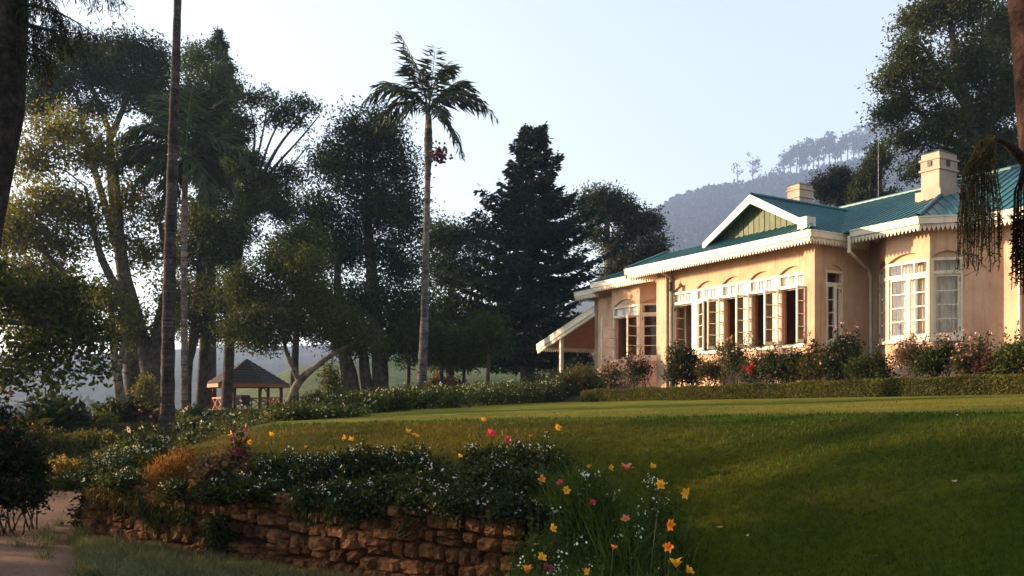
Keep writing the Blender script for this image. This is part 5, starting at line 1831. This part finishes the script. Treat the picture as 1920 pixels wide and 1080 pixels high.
# a band of taller dark green behind the daisies
for i, (x0, x1, lab) in enumerate(((490, 640, 'dark leafy planting behind the daisies on the left of the bed'), (640, 800, 'dark leafy planting behind the daisies in the middle of the bed'), (880, 1050, 'dark leafy planting behind the daisies beside the lilies'))):
    bl = []
    for k in range(7):
        x = x0 + (x1 - x0) * (k + 0.5) / 7
        d = 10.4 - 1.3 * (x - 490) / 560
        X = (x - CXP) / F * d
        g0 = float(G(X, d))
        bl.append((x, HYP - (g0 + 0.07) * F / d, 22, 20, d))
    shrub('bed_planting', lab, bl, 4200, 0.055, (0.016, 0.026, 0.010), (0.05, 0.068, 0.018), 'flower clump', 'green planting behind the daisies', (26, W1, W2), 30, 0.14, 30, 0.35, fsize=0.024, sprig_h=0.16)

# accent plants at the left part of the bed
shrub('ornamental_grass', 'rusty orange feathery grass tuft over the wall near its left bend', [(322, 888, 34, 26, 10.9), (345, 872, 24, 22, 11.1), (300, 908, 22, 20, 10.8)], 4200, 0.12, (0.16, 0.06, 0.016), (0.36, 0.17, 0.035), 'grass tuft', None, None, 0, 0.12, 40, 0.08)
shrub('coleus', 'pinkish red leaved plant on the wall right of the orange grass tuft', [(410, 890, 34, 30, 10.2), (438, 870, 24, 26, 10.3), (446, 900, 18, 20, 10.1), (385, 908, 20, 18, 10.1)], 3000, 0.075, (0.06, 0.045, 0.02), (0.24, 0.14, 0.08), 'flower clump', None, (60, (0.3, 0.12, 0.1), (0.42, 0.24, 0.18)), 8, 0.12, 30, 0.6, fsize=0.05, sprig_h=0.15)
shrub('flower_cluster', 'upright dusky pink flower spikes beside the yellow blooms above the wall', [(447, 858, 10, 16, 10.2)], 200, 0.05, SG, SG2, 'flower', None, (40, (0.25, 0.05, 0.07), (0.4, 0.14, 0.14)), 8, 0.06, 20, fsize=0.05, sprig_h=0.3)

# planted slope on the left
for (lab, bl, nn, sz, ca, cb, fl) in (
        ('dark tall bush with a few red leaves at the left edge above the path', [(-5, 850, 50, 60, 12.0), (30, 880, 44, 60, 12.2), (10, 930, 60, 40, 11.8), (58, 905, 26, 46, 12.4), (-20, 800, 40, 40, 12.4)], 12000, 0.075, (0.008, 0.014, 0.008), (0.028, 0.036, 0.014), (14, RD1, RD2)),
        ('yellow flowering shrub behind the little clipped hedge by the path', [(118, 892, 26, 20, 16.5), (135, 902, 18, 16, 16.5), (100, 905, 18, 14, 16.5)], 2600, 0.08, (0.10, 0.055, 0.015), (0.32, 0.22, 0.03), (20, (0.4, 0.2, 0.12), (0.5, 0.3, 0.1))),
        ('broad leaved dark plant with palm like leaves on the left slope', [(112, 800, 40, 16, 24), (85, 808, 26, 14, 24)], 1300, 0.32, (0.012, 0.022, 0.010), (0.05, 0.07, 0.02), None),
        ('sunlit yellow green bush on the slope left of the slender pale trunk', [(188, 792, 26, 14, 26), (170, 805, 26, 16, 25.5)], 2600, 0.12, (0.06, 0.07, 0.015), (0.2, 0.2, 0.035), None),
        ('large leaved dark bush around the foot of the slender pale trunk', [(228, 784, 30, 18, 27), (252, 780, 24, 16, 27), (205, 778, 18, 12, 27)], 2600, 0.17, (0.012, 0.02, 0.010), (0.045, 0.055, 0.018), None),
        ('olive bush on the slope above the path', [(150, 838, 50, 24, 21), (110, 845, 36, 22, 20.5), (195, 832, 36, 22, 21.5)], 5600, 0.1, (0.045, 0.05, 0.012), (0.14, 0.13, 0.025), (16, (0.45, 0.25, 0.04), (0.5, 0.3, 0.05))),
        ('shrub with small orange flowers at the left of the slope', [(68, 830, 26, 22, 20), (50, 848, 24, 20, 19.5)], 2600, 0.09, (0.03, 0.036, 0.012), (0.09, 0.09, 0.02), (24, (0.5, 0.12, 0.03), (0.5, 0.2, 0.05))),
        ('ivy like yellow green growth at the foot of the forked tree', [(278, 770, 18, 40, 38), (270, 730, 14, 30, 38), (292, 790, 20, 16, 37)], 2800, 0.16, (0.05, 0.055, 0.012), (0.17, 0.16, 0.03), None),
        ('green bush between the bare palm trunk and the gazebo', [(384, 784, 30, 10, 33), (358, 778, 22, 14, 33), (420, 790, 26, 8, 33)], 3000, 0.12, SG, SG2, (40, W1, PK2)),
        ('dark shrub with reddish leaves behind the bare palm trunk', [(290, 802, 22, 14, 27), (270, 806, 18, 12, 26.5)], 1800, 0.12, (0.03, 0.018, 0.012), (0.08, 0.045, 0.025), (12, PK1, PK2)),
        ('green planting right of the bare palm foot', [(352, 806, 30, 14, 22.5), (395, 800, 30, 12, 23), (430, 796, 26, 10, 23)], 3600, 0.085, SG, (0.08, 0.10, 0.026), (50, W1, W2)),
        ('white dotted planting along the left edge of the lawn bank', [(440, 800, 36, 12, 18.5), (490, 790, 30, 10, 18.5), (405, 812, 30, 14, 18), (365, 824, 28, 14, 17)], 4600, 0.07, (0.025, 0.038, 0.012), (0.085, 0.105, 0.03), (120, W1, W2)),
        ('pink and white flowers on the bank below the bare palm foot', [(262, 838, 30, 14, 16), (232, 848, 26, 14, 15.5), (300, 830, 24, 12, 16.5)], 3000, 0.07, SG, SG2, (80, PK1, W2)),
        ('white and green flowering clump over the left bend of the wall', [(215, 868, 34, 24, 13.4), (250, 862, 30, 24, 13.2), (190, 890, 26, 26, 13), (272, 884, 26, 22, 12.6), (228, 900, 30, 22, 12.6)], 7000, 0.06, (0.035, 0.045, 0.015), (0.115, 0.13, 0.04), (260, W1, W2)),
        ('grassy dark tuft low on the left end of the wall', [(190, 945, 24, 26, 12.1), (172, 968, 14, 20, 12.2)], 2000, 0.09, (0.02, 0.024, 0.010), (0.055, 0.055, 0.02), None),
        ('small dark green fern growing out of the wall face', [(410, 1000, 18, 22, 9.9), (418, 985, 14, 16, 9.9)], 900, 0.07, (0.014, 0.026, 0.010), (0.045, 0.065, 0.02), None),
        ('rounded green bush on the meadow right of the leaning tree', [(592, 752, 16, 10, 48), (585, 758, 20, 8, 48)], 1600, 0.2, (0.04, 0.055, 0.018), (0.11, 0.125, 0.035), None),
        ('leafy green bush left of the twin trunked tree', [(630, 735, 16, 24, 43), (640, 752, 22, 14, 43), (618, 705, 10, 20, 43)], 2800, 0.17, (0.04, 0.052, 0.016), (0.12, 0.125, 0.03), None),
        ('russet bush at the foot of the saplings', [(820, 722, 26, 14, 50), (845, 728, 20, 10, 50)], 1600, 0.2, (0.07, 0.04, 0.015), (0.18, 0.10, 0.03), None),
        ('low yellow green bush right of the conifer trunk', [(1010, 718, 26, 9, 44), (1040, 722, 16, 8, 42)], 2000, 0.15, (0.035, 0.045, 0.015), (0.11, 0.12, 0.03), None),
        ('tall dark flowering bush under the verandah roof', [(1096, 668, 14, 10, 44), (1105, 680, 16, 14, 44)], 900, 0.15, (0.012, 0.016, 0.010), (0.04, 0.04, 0.02), (30, PK1, PK2)),
        ('pale green bush beyond the verandah post', [(1060, 682, 26, 16, 60), (1030, 690, 20, 12, 60)], 1800, 0.24, (0.05, 0.06, 0.025), (0.13, 0.14, 0.05), None)):
    shrub('shrub', lab, bl, nn, sz, ca, cb, 'shrub', 'shrubs around the garden', fl, 6, sz * 2.2, 40, fsize=sz * 0.6, sprig_h=sz * 4)

for (lab, xs, zlo, zhi, nn, ca, cb) in (
        ('dry brown trailing grass hanging over the left part of the wall', (5.3, 6.6), -1.45, -1.05, 2600, (0.05, 0.045, 0.015), (0.15, 0.12, 0.035)),
        ('green moss and creeping leaves on the wall near its left bend', (4.4, 5.3), -1.6, -1.2, 1500, (0.025, 0.035, 0.010), (0.08, 0.085, 0.02)),
        ('thin trailing stems hanging over the middle of the wall', (1.9, 2.9), -1.3, -1.02, 900, (0.03, 0.036, 0.012), (0.10, 0.095, 0.03))):
    s0 = (xs[0] + xs[1]) / 2
    p, t, n_ = wall_at(s0)
    root = thing('trailing_plant', lab, 'plant', (p[0], p[1], zhi))
    lb = MB()
    for k in range(nn // 14):
        s_ = RNG.uniform(*xs)
        p, t, n_ = wall_at(s_)
        out = np.array([-t[1], t[0]])
        if out @ (np.array([-8.0, 6.0]) - p) < 0:
            out = -out
        zb = zhi - (zhi - zlo) * RNG.uniform(0.2, 1.0) * (0.5 + 0.5 * math.sin(s_ * 9) ** 2)
        u = RNG.uniform(0, 1, 14)
        q = np.stack([np.full(14, p[0] + out[0] * 0.1), np.full(14, p[1] + out[1] * 0.1), zhi * (1 - u) + zb * u], 1) + RNG.normal(size=(14, 3)) * 0.025
        dr = RNG.normal(size=(14, 3)) * 0.35 + np.array([0, 0, -1.0])
        add_leaves(lb, q, 0.08, leaf_cols(14, ca, cb), 0.16, dirs=dr / np.linalg.norm(dr, axis=1)[:, None])
    lb.build('foliage', M['leaf'], root)

# little clipped hedge by the path
x, y = -8.9, 17.2
g0 = float(G(x, y))
hh = thing('clipped_hedge', 'short box clipped hedge with flat yellow green top beside the path', 'hedge', (x, y, g0))
b, l = MB(), MB()
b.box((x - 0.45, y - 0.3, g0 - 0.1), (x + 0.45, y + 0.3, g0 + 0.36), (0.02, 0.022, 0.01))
n = 3600
pos = RNG.uniform(-1, 1, (n, 3)) * np.array([0.47, 0.32, 0.2])
ax_ = RNG.integers(0, 3, n)
for a, h in enumerate((0.47, 0.32, 0.2)):
    pos[ax_ == a, a] = h * np.sign(pos[ax_ == a, a] + 1e-6)
pos += np.array([x, y, g0 + 0.2])
add_leaves(l, pos, 0.05, leaf_cols(n, (0.03, 0.034, 0.01), (0.15, 0.14, 0.02)), 0.6)
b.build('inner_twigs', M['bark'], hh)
l.build('foliage', M['leaf'], hh)


# ------------------------------------------------------------------ grasses (uncountable)
def blades(name, pos, h, w, ca, cb, label, lean=0.35, m='grass', bend=0.5, tcol=None):
    n = len(pos)
    mb = MB()
    az = RNG.uniform(0, 6.283, n)
    s = np.stack([np.cos(az), np.sin(az), np.zeros(n)], 1)
    ld = RNG.normal(size=(n, 3)) * lean
    ld[:, 2] = 1
    ld /= np.linalg.norm(ld, axis=1)[:, None]
    hh_ = h * RNG.uniform(0.5, 1.3, n)
    w_ = w * RNG.uniform(0.7, 1.3, n)
    a = pos - s * w_[:, None] / 2
    b_ = pos + s * w_[:, None] / 2
    t = pos + ld * hh_[:, None]
    c = leaf_cols(n, ca, cb, tcol)
    if bend:
        mid = pos + ld * (hh_ * 0.55)[:, None]
        out = RNG.normal(size=(n, 3)) * np.array([1, 1, 0])
        t = mid + (ld + out * bend) * (hh_ * 0.5)[:, None]
        V = np.stack([a, b_, mid + s * w_[:, None] * 0.4, t, mid - s * w_[:, None] * 0.4], 1).reshape(-1, 3)
        i = np.arange(n)[:, None] * 5
        mb.add(V, np.concatenate([i + np.array([[0, 1, 2, 4]])]), np.repeat(c, 5, 0))
        mb.f.append(i + np.array([[4, 2, 3]]))
        mb.m.append(np.zeros(n))
    else:
        V = np.stack([a, b_, t], 1).reshape(-1, 3)
        mb.add(V, np.arange(n * 3).reshape(-1, 3), np.repeat(c, 3, 0))
    return kind(mb.build(name, M[m]), 'stuff', label)


def scatter(n, x0, x1, y0, y1, ok, dens=None):
    X, Y = RNG.uniform(x0, x1, n), RNG.uniform(y0, y1, n)
    k = ok(X, Y)
    if dens is not None:
        k &= RNG.uniform(0, 1, n) < dens(X, Y)
    k &= np.abs(X / Y) < 0.66
    X, Y = X[k], Y[k]
    return X, Y


def on_lawn(X, Y):
    v = (X - HC[0]) * HV[0] + (Y - HC[1]) * HV[1]
    return inside(UPPER, X, Y) & (pdist(FOOT, X, Y) > 0.2) & (v < -2.15) & ~((X < -2.4) & (Y > 14.2) & ~inside(LAWN, X, Y))


X, Y = scatter(640000, -5.2, 9.5, 3.3, 16, on_lawn, lambda X, Y: np.clip((6.0 / Y) ** 1.5, 0, 1) * np.where(inside(LAWN, X, Y), 0.4, 1.0))
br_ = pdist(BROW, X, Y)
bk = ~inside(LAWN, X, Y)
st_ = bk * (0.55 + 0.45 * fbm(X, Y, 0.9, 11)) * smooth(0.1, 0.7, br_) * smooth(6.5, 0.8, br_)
st_ = st_ * (0.3 + 1.0 * smooth(3.5, -0.5, X))  # blades turn warmer leftwards too, painted-in sunlight
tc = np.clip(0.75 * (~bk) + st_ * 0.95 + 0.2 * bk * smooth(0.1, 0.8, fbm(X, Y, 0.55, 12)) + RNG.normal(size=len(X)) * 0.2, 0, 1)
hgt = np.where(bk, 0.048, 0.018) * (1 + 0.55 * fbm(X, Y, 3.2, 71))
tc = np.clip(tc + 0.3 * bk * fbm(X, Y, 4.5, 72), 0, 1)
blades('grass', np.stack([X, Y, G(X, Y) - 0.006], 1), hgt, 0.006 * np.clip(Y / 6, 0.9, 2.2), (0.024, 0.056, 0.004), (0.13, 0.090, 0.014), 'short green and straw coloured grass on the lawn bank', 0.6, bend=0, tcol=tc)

# silvery edging grass along the foot of the wall and round the path edge
pts = []
for k in range(800):
    s = RNG.uniform(-0.3, 8.2)
    p, t, n_ = wall_at(max(s, 0.0))
    out = np.array([-t[1], t[0]])
    if out @ (np.array([-8.0, 6.0]) - p) < 0:
        out = -out
    q = p + out * RNG.uniform(0.1, np.interp(s, [0, 2.0, 3.5, 5.5, 8], [0.3, 0.6, 1.7, 1.3, 0.7])) + RNG.normal(size=2) * 0.05
    if pdist([tuple(z_) for z_ in pc], q[0], q[1]) > 0.93 or RNG.random() < 0.04:
        pts.append(q)
pts = np.array(pts)
c = np.repeat(pts, 75, 0) + RNG.normal(size=(len(pts) * 75, 2)) * 0.05
blades('edging_grass', np.stack([c[:, 0], c[:, 1], g_low(c[:, 0], c[:, 1]) - 0.01], 1), 0.10 + 0.08 * smooth(-2.0, -4.0, c[:, 0]), 0.007, (0.045, 0.058, 0.022), (0.19, 0.19, 0.095), 'silvery green edging grass along the foot of the wall', 0.45, bend=0.7)
pts = np.stack([RNG.uniform(-8.6, -6.9, 130), RNG.uniform(10.8, 13.4, 130)], 1)
pk = pdist([tuple(p) for p in pc], pts[:, 0], pts[:, 1])
pts = pts[(pk > 0.9) & (pts[:, 0] < np.interp(pts[:, 1], pc[:, 1], pc[:, 0]))]
c = np.repeat(pts, 75, 0) + RNG.normal(size=(len(pts) * 75, 2)) * 0.06
blades('edging_grass', np.stack([c[:, 0], c[:, 1], g_low(c[:, 0], c[:, 1]) - 0.01], 1), 0.19, 0.008, (0.035, 0.05, 0.045), (0.10, 0.12, 0.11), 'bluish edging plants at the left side of the path', 0.45, bend=0.7)
# wild ground cover on the left slope and under the trees
X, Y = scatter(60000, -17, -4.4, 13, 40, lambda X, Y: ~on_lawn(X, Y) & (pdist([tuple(p) for p in pc], X, Y) > 1.0))
gl = MB()
add_leaves(gl, np.stack([X, Y, G(X, Y) + RNG.uniform(0, 0.22, len(X)) * np.interp(Y, [24, 30], [1, 0.25])], 1), 0.09 * np.clip(Y / 20, 0.7, 1.6), leaf_cols(len(X), (0.022, 0.03, 0.010), (0.095, 0.10, 0.022), np.clip(0.5 + 0.6 * fbm(X, Y, 0.8, 81), 0, 1)), 0.5, up=0.8)
kind(gl.build('undergrowth', M['leaf']), 'stuff', 'leafy undergrowth on the slope to the left of the lawn')


# ------------------------------------------------------------------ lilies and other single flowers
def petal_mesh(nm, L, w):
    mb = MB()
    t = np.linspace(0, 1, 5)
    ww = w * np.array([0.25, 0.8, 1.0, 0.75, 0.06])
    zc = L * np.array([0, 0.34, 0.62, 0.82, 0.9])
    rc = L * np.array([0.02, 0.1, 0.24, 0.45, 0.66])
    V = []
    for i in range(5):
        V += [(rc[i], -ww[i] / 2, zc[i] + 0.02 * L), (rc[i] - 0.03 * L, 0, zc[i]), (rc[i], ww[i] / 2, zc[i] + 0.02 * L)]
    mb.add(V, [(i * 3 + j, i * 3 + j + 1, (i + 1) * 3 + j + 1, (i + 1) * 3 + j) for i in range(4) for j in range(2)])
    return mb.mesh(nm, smooth=True)


lily_mats = {}
for nm, colr in (('yellow', (0.78, 0.42, 0.025)), ('orange', (0.75, 0.26, 0.03)), ('pink', (0.55, 0.04, 0.10)), ('salmon', (0.6, 0.2, 0.12)), ('maroon', (0.22, 0.02, 0.06))):
    lily_mats[nm] = mat('petal_' + nm, colr, 0.5, tint=False, noise=(40, (0.85, 0.8, 0.7), (1.1, 1.05, 1.0)), trans=0.35, spec=0.25)
PET = {}
for nm in lily_mats:
    me = petal_mesh('petal', 0.056, 0.032 if nm in ('yellow', 'orange') else 0.036)
    me.materials.append(lily_mats[nm])
    PET[nm] = me


def flower(x, y, d, colr, lab, size=1.0, tilt=None, group='yellow lilies', name='lily', heads=1):
    top = P(x, y, d)
    g0 = max(float(G(top[0], top[1])), float(g_low(top[0], top[1])))
    root = thing(name, lab, 'flower', (top[0], top[1], g0), group)
    base = np.array([top[0] + RNG.normal() * 0.04, top[1] + RNG.uniform(0, 0.08), g0 - 0.02])
    for hd in range(heads):
        tp_ = top + (np.array([0.055, 0.02, -0.03]) * hd * size)
        sb_ = MB()
        mid = (base + tp_) / 2 + RNG.normal(size=3) * np.array([0.03, 0.03, 0.0])
        sb_.tube([base, mid, tp_ - (0, 0, 0.02)], [0.005, 0.004, 0.0035], 5, (0.05, 0.075, 0.02))
        sb_.build('stem', M['grass'], root)
        bl_ = bpy.data.objects.new('bloom', None)
        bl_.empty_display_size = 0.02
        COL.objects.link(bl_)
        bl_.parent = root
        bl_.location = tuple(tp_ - ORIG[root.name] - np.array([0, 0, 0.03]))
        tl = RNG.uniform(-0.1, 1.35) if tilt is None else tilt + RNG.uniform(-0.3, 0.3)
        size = min(size, 1.3) * RNG.uniform(0.75, 1.02)
        bl_.rotation_euler = (tl, 0, RNG.uniform(-1.2, 1.2))
        bl_.scale = (size,) * 3
        for k in range(6):
            o = bpy.data.objects.new('petal', PET[colr])
            COL.objects.link(o)
            o.parent = bl_
            o.rotation_euler = (RNG.uniform(-0.1, 0.1), RNG.uniform(-0.12, 0.3) + (0.12 if k % 2 else 0), k * math.pi / 3 + RNG.uniform(-0.1, 0.1))
            o.scale = (1, 1, 1) if k % 2 == 0 else (0.95, 0.85, 0.96)
    for k in range(5):
        lf = MB()
        a = RNG.uniform(0, 6.28)
        L = RNG.uniform(0.25, 0.55)
        dr = np.array([math.cos(a), math.sin(a), 0])
        q = [base + dr * L * 0.5 * t ** 1.5 + np.array([0, 0, L * (t - 0.35 * t * t)]) for t in (0, 0.35, 0.7, 1.0)]
        sd = np.array([-dr[1], dr[0], 0])
        V = []
        for p_, w_ in zip(q, (0.007, 0.009, 0.007, 0.001)):
            V += [p_ - sd * w_, p_ + sd * w_]
        lf.add(V, [(0, 1, 3, 2), (2, 3, 5, 4), (4, 5, 7, 6)], leaf_cols(8, (0.035, 0.05, 0.014), (0.07, 0.10, 0.025)))
        lf.build('leaf', M['grass'], root)


YL = 'yellow lilies in front of the lawn bank'
for args in (
        (1012, 893, 7.2, 'orange', 'orange yellow lily nearest the right end of the wall', 1.0), (1058, 913, 6.8, 'yellow', 'yellow lily with pink flower touching it right of the wall end', 1.1),
        (1104, 872, 7.2, 'yellow', 'small yellow lily left in the top row of the lily patch', 0.85), (1140, 871, 7.2, 'yellow', 'flat sideways yellow lily in the top row of the patch', 0.85, 1.5),
        (1220, 871, 7.0, 'yellow', 'yellow lily with a long bud at the right of the top row', 1.0), (1238, 907, 6.0, 'yellow', 'large open yellow lily at the upper right of the patch', 1.35),
        (1292, 919, 6.4, 'yellow', 'yellow lily furthest right against the dark grass bank', 1.15), (1032, 985, 6.2, 'yellow', 'yellow lily among white daisies at the left of the patch', 1.0),
        (1010, 1040, 5.4, 'yellow', 'bright yellow cupped lily at the bottom left by the wall foot', 1.15), (988, 1066, 5.2, 'orange', 'orange yellow lily cut by the bottom edge left of the patch', 1.1),
        (1250, 975, 6.0, 'orange', 'drooping orange lily at the right side of the patch', 1.0, 1.5), (1258, 1015, 5.6, 'orange', 'orange lily just above the big double bloom', 1.0, 1.3),
        (1104, 1063, 5.4, 'yellow', 'small yellow lily low in the middle of the patch', 0.75), (1150, 1022, 5.8, 'orange', 'faded orange lily low in the middle of the patch', 0.7),
        (437, 810, 11.2, 'yellow', 'yellow lily highest at the left end of the bed', 1.2), (465, 825, 11, 'yellow', 'pale yellow lily right of the highest left one', 1.0), (443, 846, 10.5, 'yellow', 'yellow lily above the dusky pink spikes', 1.2),
        (508, 812, 11, 'yellow', 'single yellow lily on the brown bank left of centre', 1.15), (573, 836, 10.6, 'yellow', 'lower yellow lily left of the paired blooms', 1.0),
        (860, 853, 9.2, 'yellow', 'yellow lily just above the daisies right of centre', 1.0), (906, 785, 9.4, 'yellow', 'yellow lily against the pale lawn above the pink dahlia', 1.1), (1046, 799, 9.2, 'yellow', 'yellow lily alone against the brown bank right of the pink flowers', 1.15),
        (995, 814, 9.2, 'orange', 'small faint orange lily between pink and yellow blooms', 0.8)):
    flower(*args[:5], size=args[5], tilt=args[6] if len(args) > 6 else None, group=YL)
flower(1268, 1055, 5.2, 'yellow', 'big double yellow bloom at the bottom right of the patch', 1.5, group=YL, heads=2)
flower(650, 817, 10.4, 'yellow', 'pair of yellow lilies on the bank above the daisies', 1.2, group=YL, heads=2)
flower(766, 808, 10, 'yellow', 'cluster of yellow and orange lilies in the middle of the bank', 1.4, group=YL, heads=3)
RDG = 'pink and red flowers in the bed'
flower(919, 812, 9.2, 'pink', 'bright magenta flower standing highest above the daisies', 1.35, 0.9, RDG, 'garden_flower')
flower(948, 820, 9.2, 'pink', 'duller pink flower right of the bright magenta one', 1.15, 0.9, RDG, 'garden_flower')
flower(685, 849, 10, 'salmon', 'small dusky pink flower left of centre at the daisy edge', 0.9, 0.7, RDG, 'garden_flower')
flower(1175, 876, 7, 'salmon', 'shaggy salmon pink flower in the top row of the lily patch', 1.3, 0.5, RDG, 'garden_flower')
flower(1107, 938, 6.6, 'pink', 'magenta flower in the middle of the lily patch', 0.95, 0.9, RDG, 'garden_flower')
flower(1175, 968, 6.2, 'salmon', 'small red flower low in the middle of the lily patch', 0.8, 0.9, RDG, 'garden_flower')
flower(1022, 1062, 5.3, 'maroon', 'dark maroon flower at the bottom beside the yellow cup', 1.1, 0.8, RDG, 'garden_flower')
flower(1052, 902, 7, 'pink', 'pale pink flower touching the yellow lily right of the wall', 0.8, 0.8, RDG, 'garden_flower')

# leafy mass of the lily patch
pts = []
while len(pts) < 330:
    d = RNG.uniform(5.0, 7.6)
    x = RNG.uniform(985, 1275)
    pts.append(((x - CXP) / F * d, d))
pts = np.array(pts)
c = np.repeat(pts, 42, 0) + RNG.normal(size=(len(pts) * 42, 2)) * 0.05
gz_ = np.maximum(G(c[:, 0], c[:, 1]), g_low(c[:, 0], c[:, 1]))
blades('lily_leaves', np.stack([c[:, 0], c[:, 1], gz_ - 0.01], 1), (0.52 - 0.25 * smooth(0.7, 1.2, c[:, 0])) * (1 + 0.3 * fbm(c[:, 0], c[:, 1], 3.0, 91)), 0.011, (0.024, 0.050, 0.008), (0.100, 0.145, 0.024), 'mass of narrow green leaves and stems in the lily patch', 0.28, bend=0.45)
bl = []
for k in range(30):
    d = RNG.uniform(5.8, 7.6)
    x = RNG.uniform(990, 1100) if k < 14 else RNG.uniform(1090, 1250)
    X = (x - CXP) / F * d
    g0 = float(G(X, d))
    bl.append((x, HYP - (g0 + RNG.uniform(0.12, 0.6 - 0.25 * max(0, (x - 1090) / 160))) * F / d, 26, 26, d))
shrub('daisy_clump', 'white dotted daisies growing among the lilies right of the wall end', bl, 9500, 0.055, (0.022, 0.044, 0.009), (0.085, 0.125, 0.022), 'flower clump', None, (55, W1, W2), 90, 0.16, 40, 0.28, fsize=0.022, sprig_h=0.3, hug=True)
# fallen petals and leaves on the bank
for i, (x, y, d, lab, cc) in enumerate(((1350, 937, 6.4, 'orange fallen petal lying on the grass bank right of the lilies', (0.5, 0.2, 0.05)), (1790, 911, 6.6, 'pale fallen leaf on the grass bank near the right', (0.5, 0.35, 0.25)), (1402, 971, 6.1, 'small whitish fallen petal on the bank', (0.6, 0.6, 0.55)), (1795, 786, 8.6, 'tiny white fallen petal near the top of the bank', (0.6, 0.6, 0.58)))):
    p = P(x, y, d)
    for it in range(60):
        d += 0.05 * (1 if p[2] > float(G(p[0], p[1])) else -1) * (0.96 ** it)
        p = P(x, y, d)
    b = MB()
    L = (0.035, 0.028, 0.014, 0.014)[i]
    g0 = float(G(p[0], p[1])) + 0.035
    q = np.array([(-L, 0, 0.01), (-L * 0.3, -L * 0.35, 0.0), (L * 0.4, -L * 0.3, 0.004), (L, 0.01, 0.016), (L * 0.3, L * 0.34, 0.012), (-L * 0.3, L * 0.3, 0.012)]) + np.array([p[0], p[1], g0])
    b.add(q, [(0, 1, 2, 5), (5, 2, 4, 4)][:1] + [(5, 2, 3, 4)], cc)
    tag(b.build('fallen_petal', M['petal'], loc=(p[0], p[1], g0)), lab, 'petal', 'fallen petals on the bank')

# small dry leaves blown over the grass and the path
n_ = 900
X, Y = RNG.uniform(-7, 9, n_), RNG.uniform(3.6, 14, n_)
k_ = (inside(UPPER, X, Y) & (pdist(FOOT, X, Y) > 0.3)) | (pdist([tuple(z_) for z_ in pc], X, Y) < 0.8)
X, Y = X[k_], Y[k_]
dl_ = MB()
dd_ = np.stack([RNG.normal(size=len(X)), RNG.normal(size=len(X)), RNG.uniform(-0.1, 0.35, len(X))], 1)
dd_ /= np.linalg.norm(dd_, axis=1)[:, None]
add_leaves(dl_, np.stack([X, Y, G(X, Y) + 0.03], 1), 0.032, leaf_cols(len(X), (0.08, 0.045, 0.018), (0.22, 0.15, 0.06)), 0.45, up=2.0, dirs=dd_)
kind(dl_.build('fallen_leaves', M['leaf']), 'stuff', 'small dry leaves scattered over the lawn bank and path')
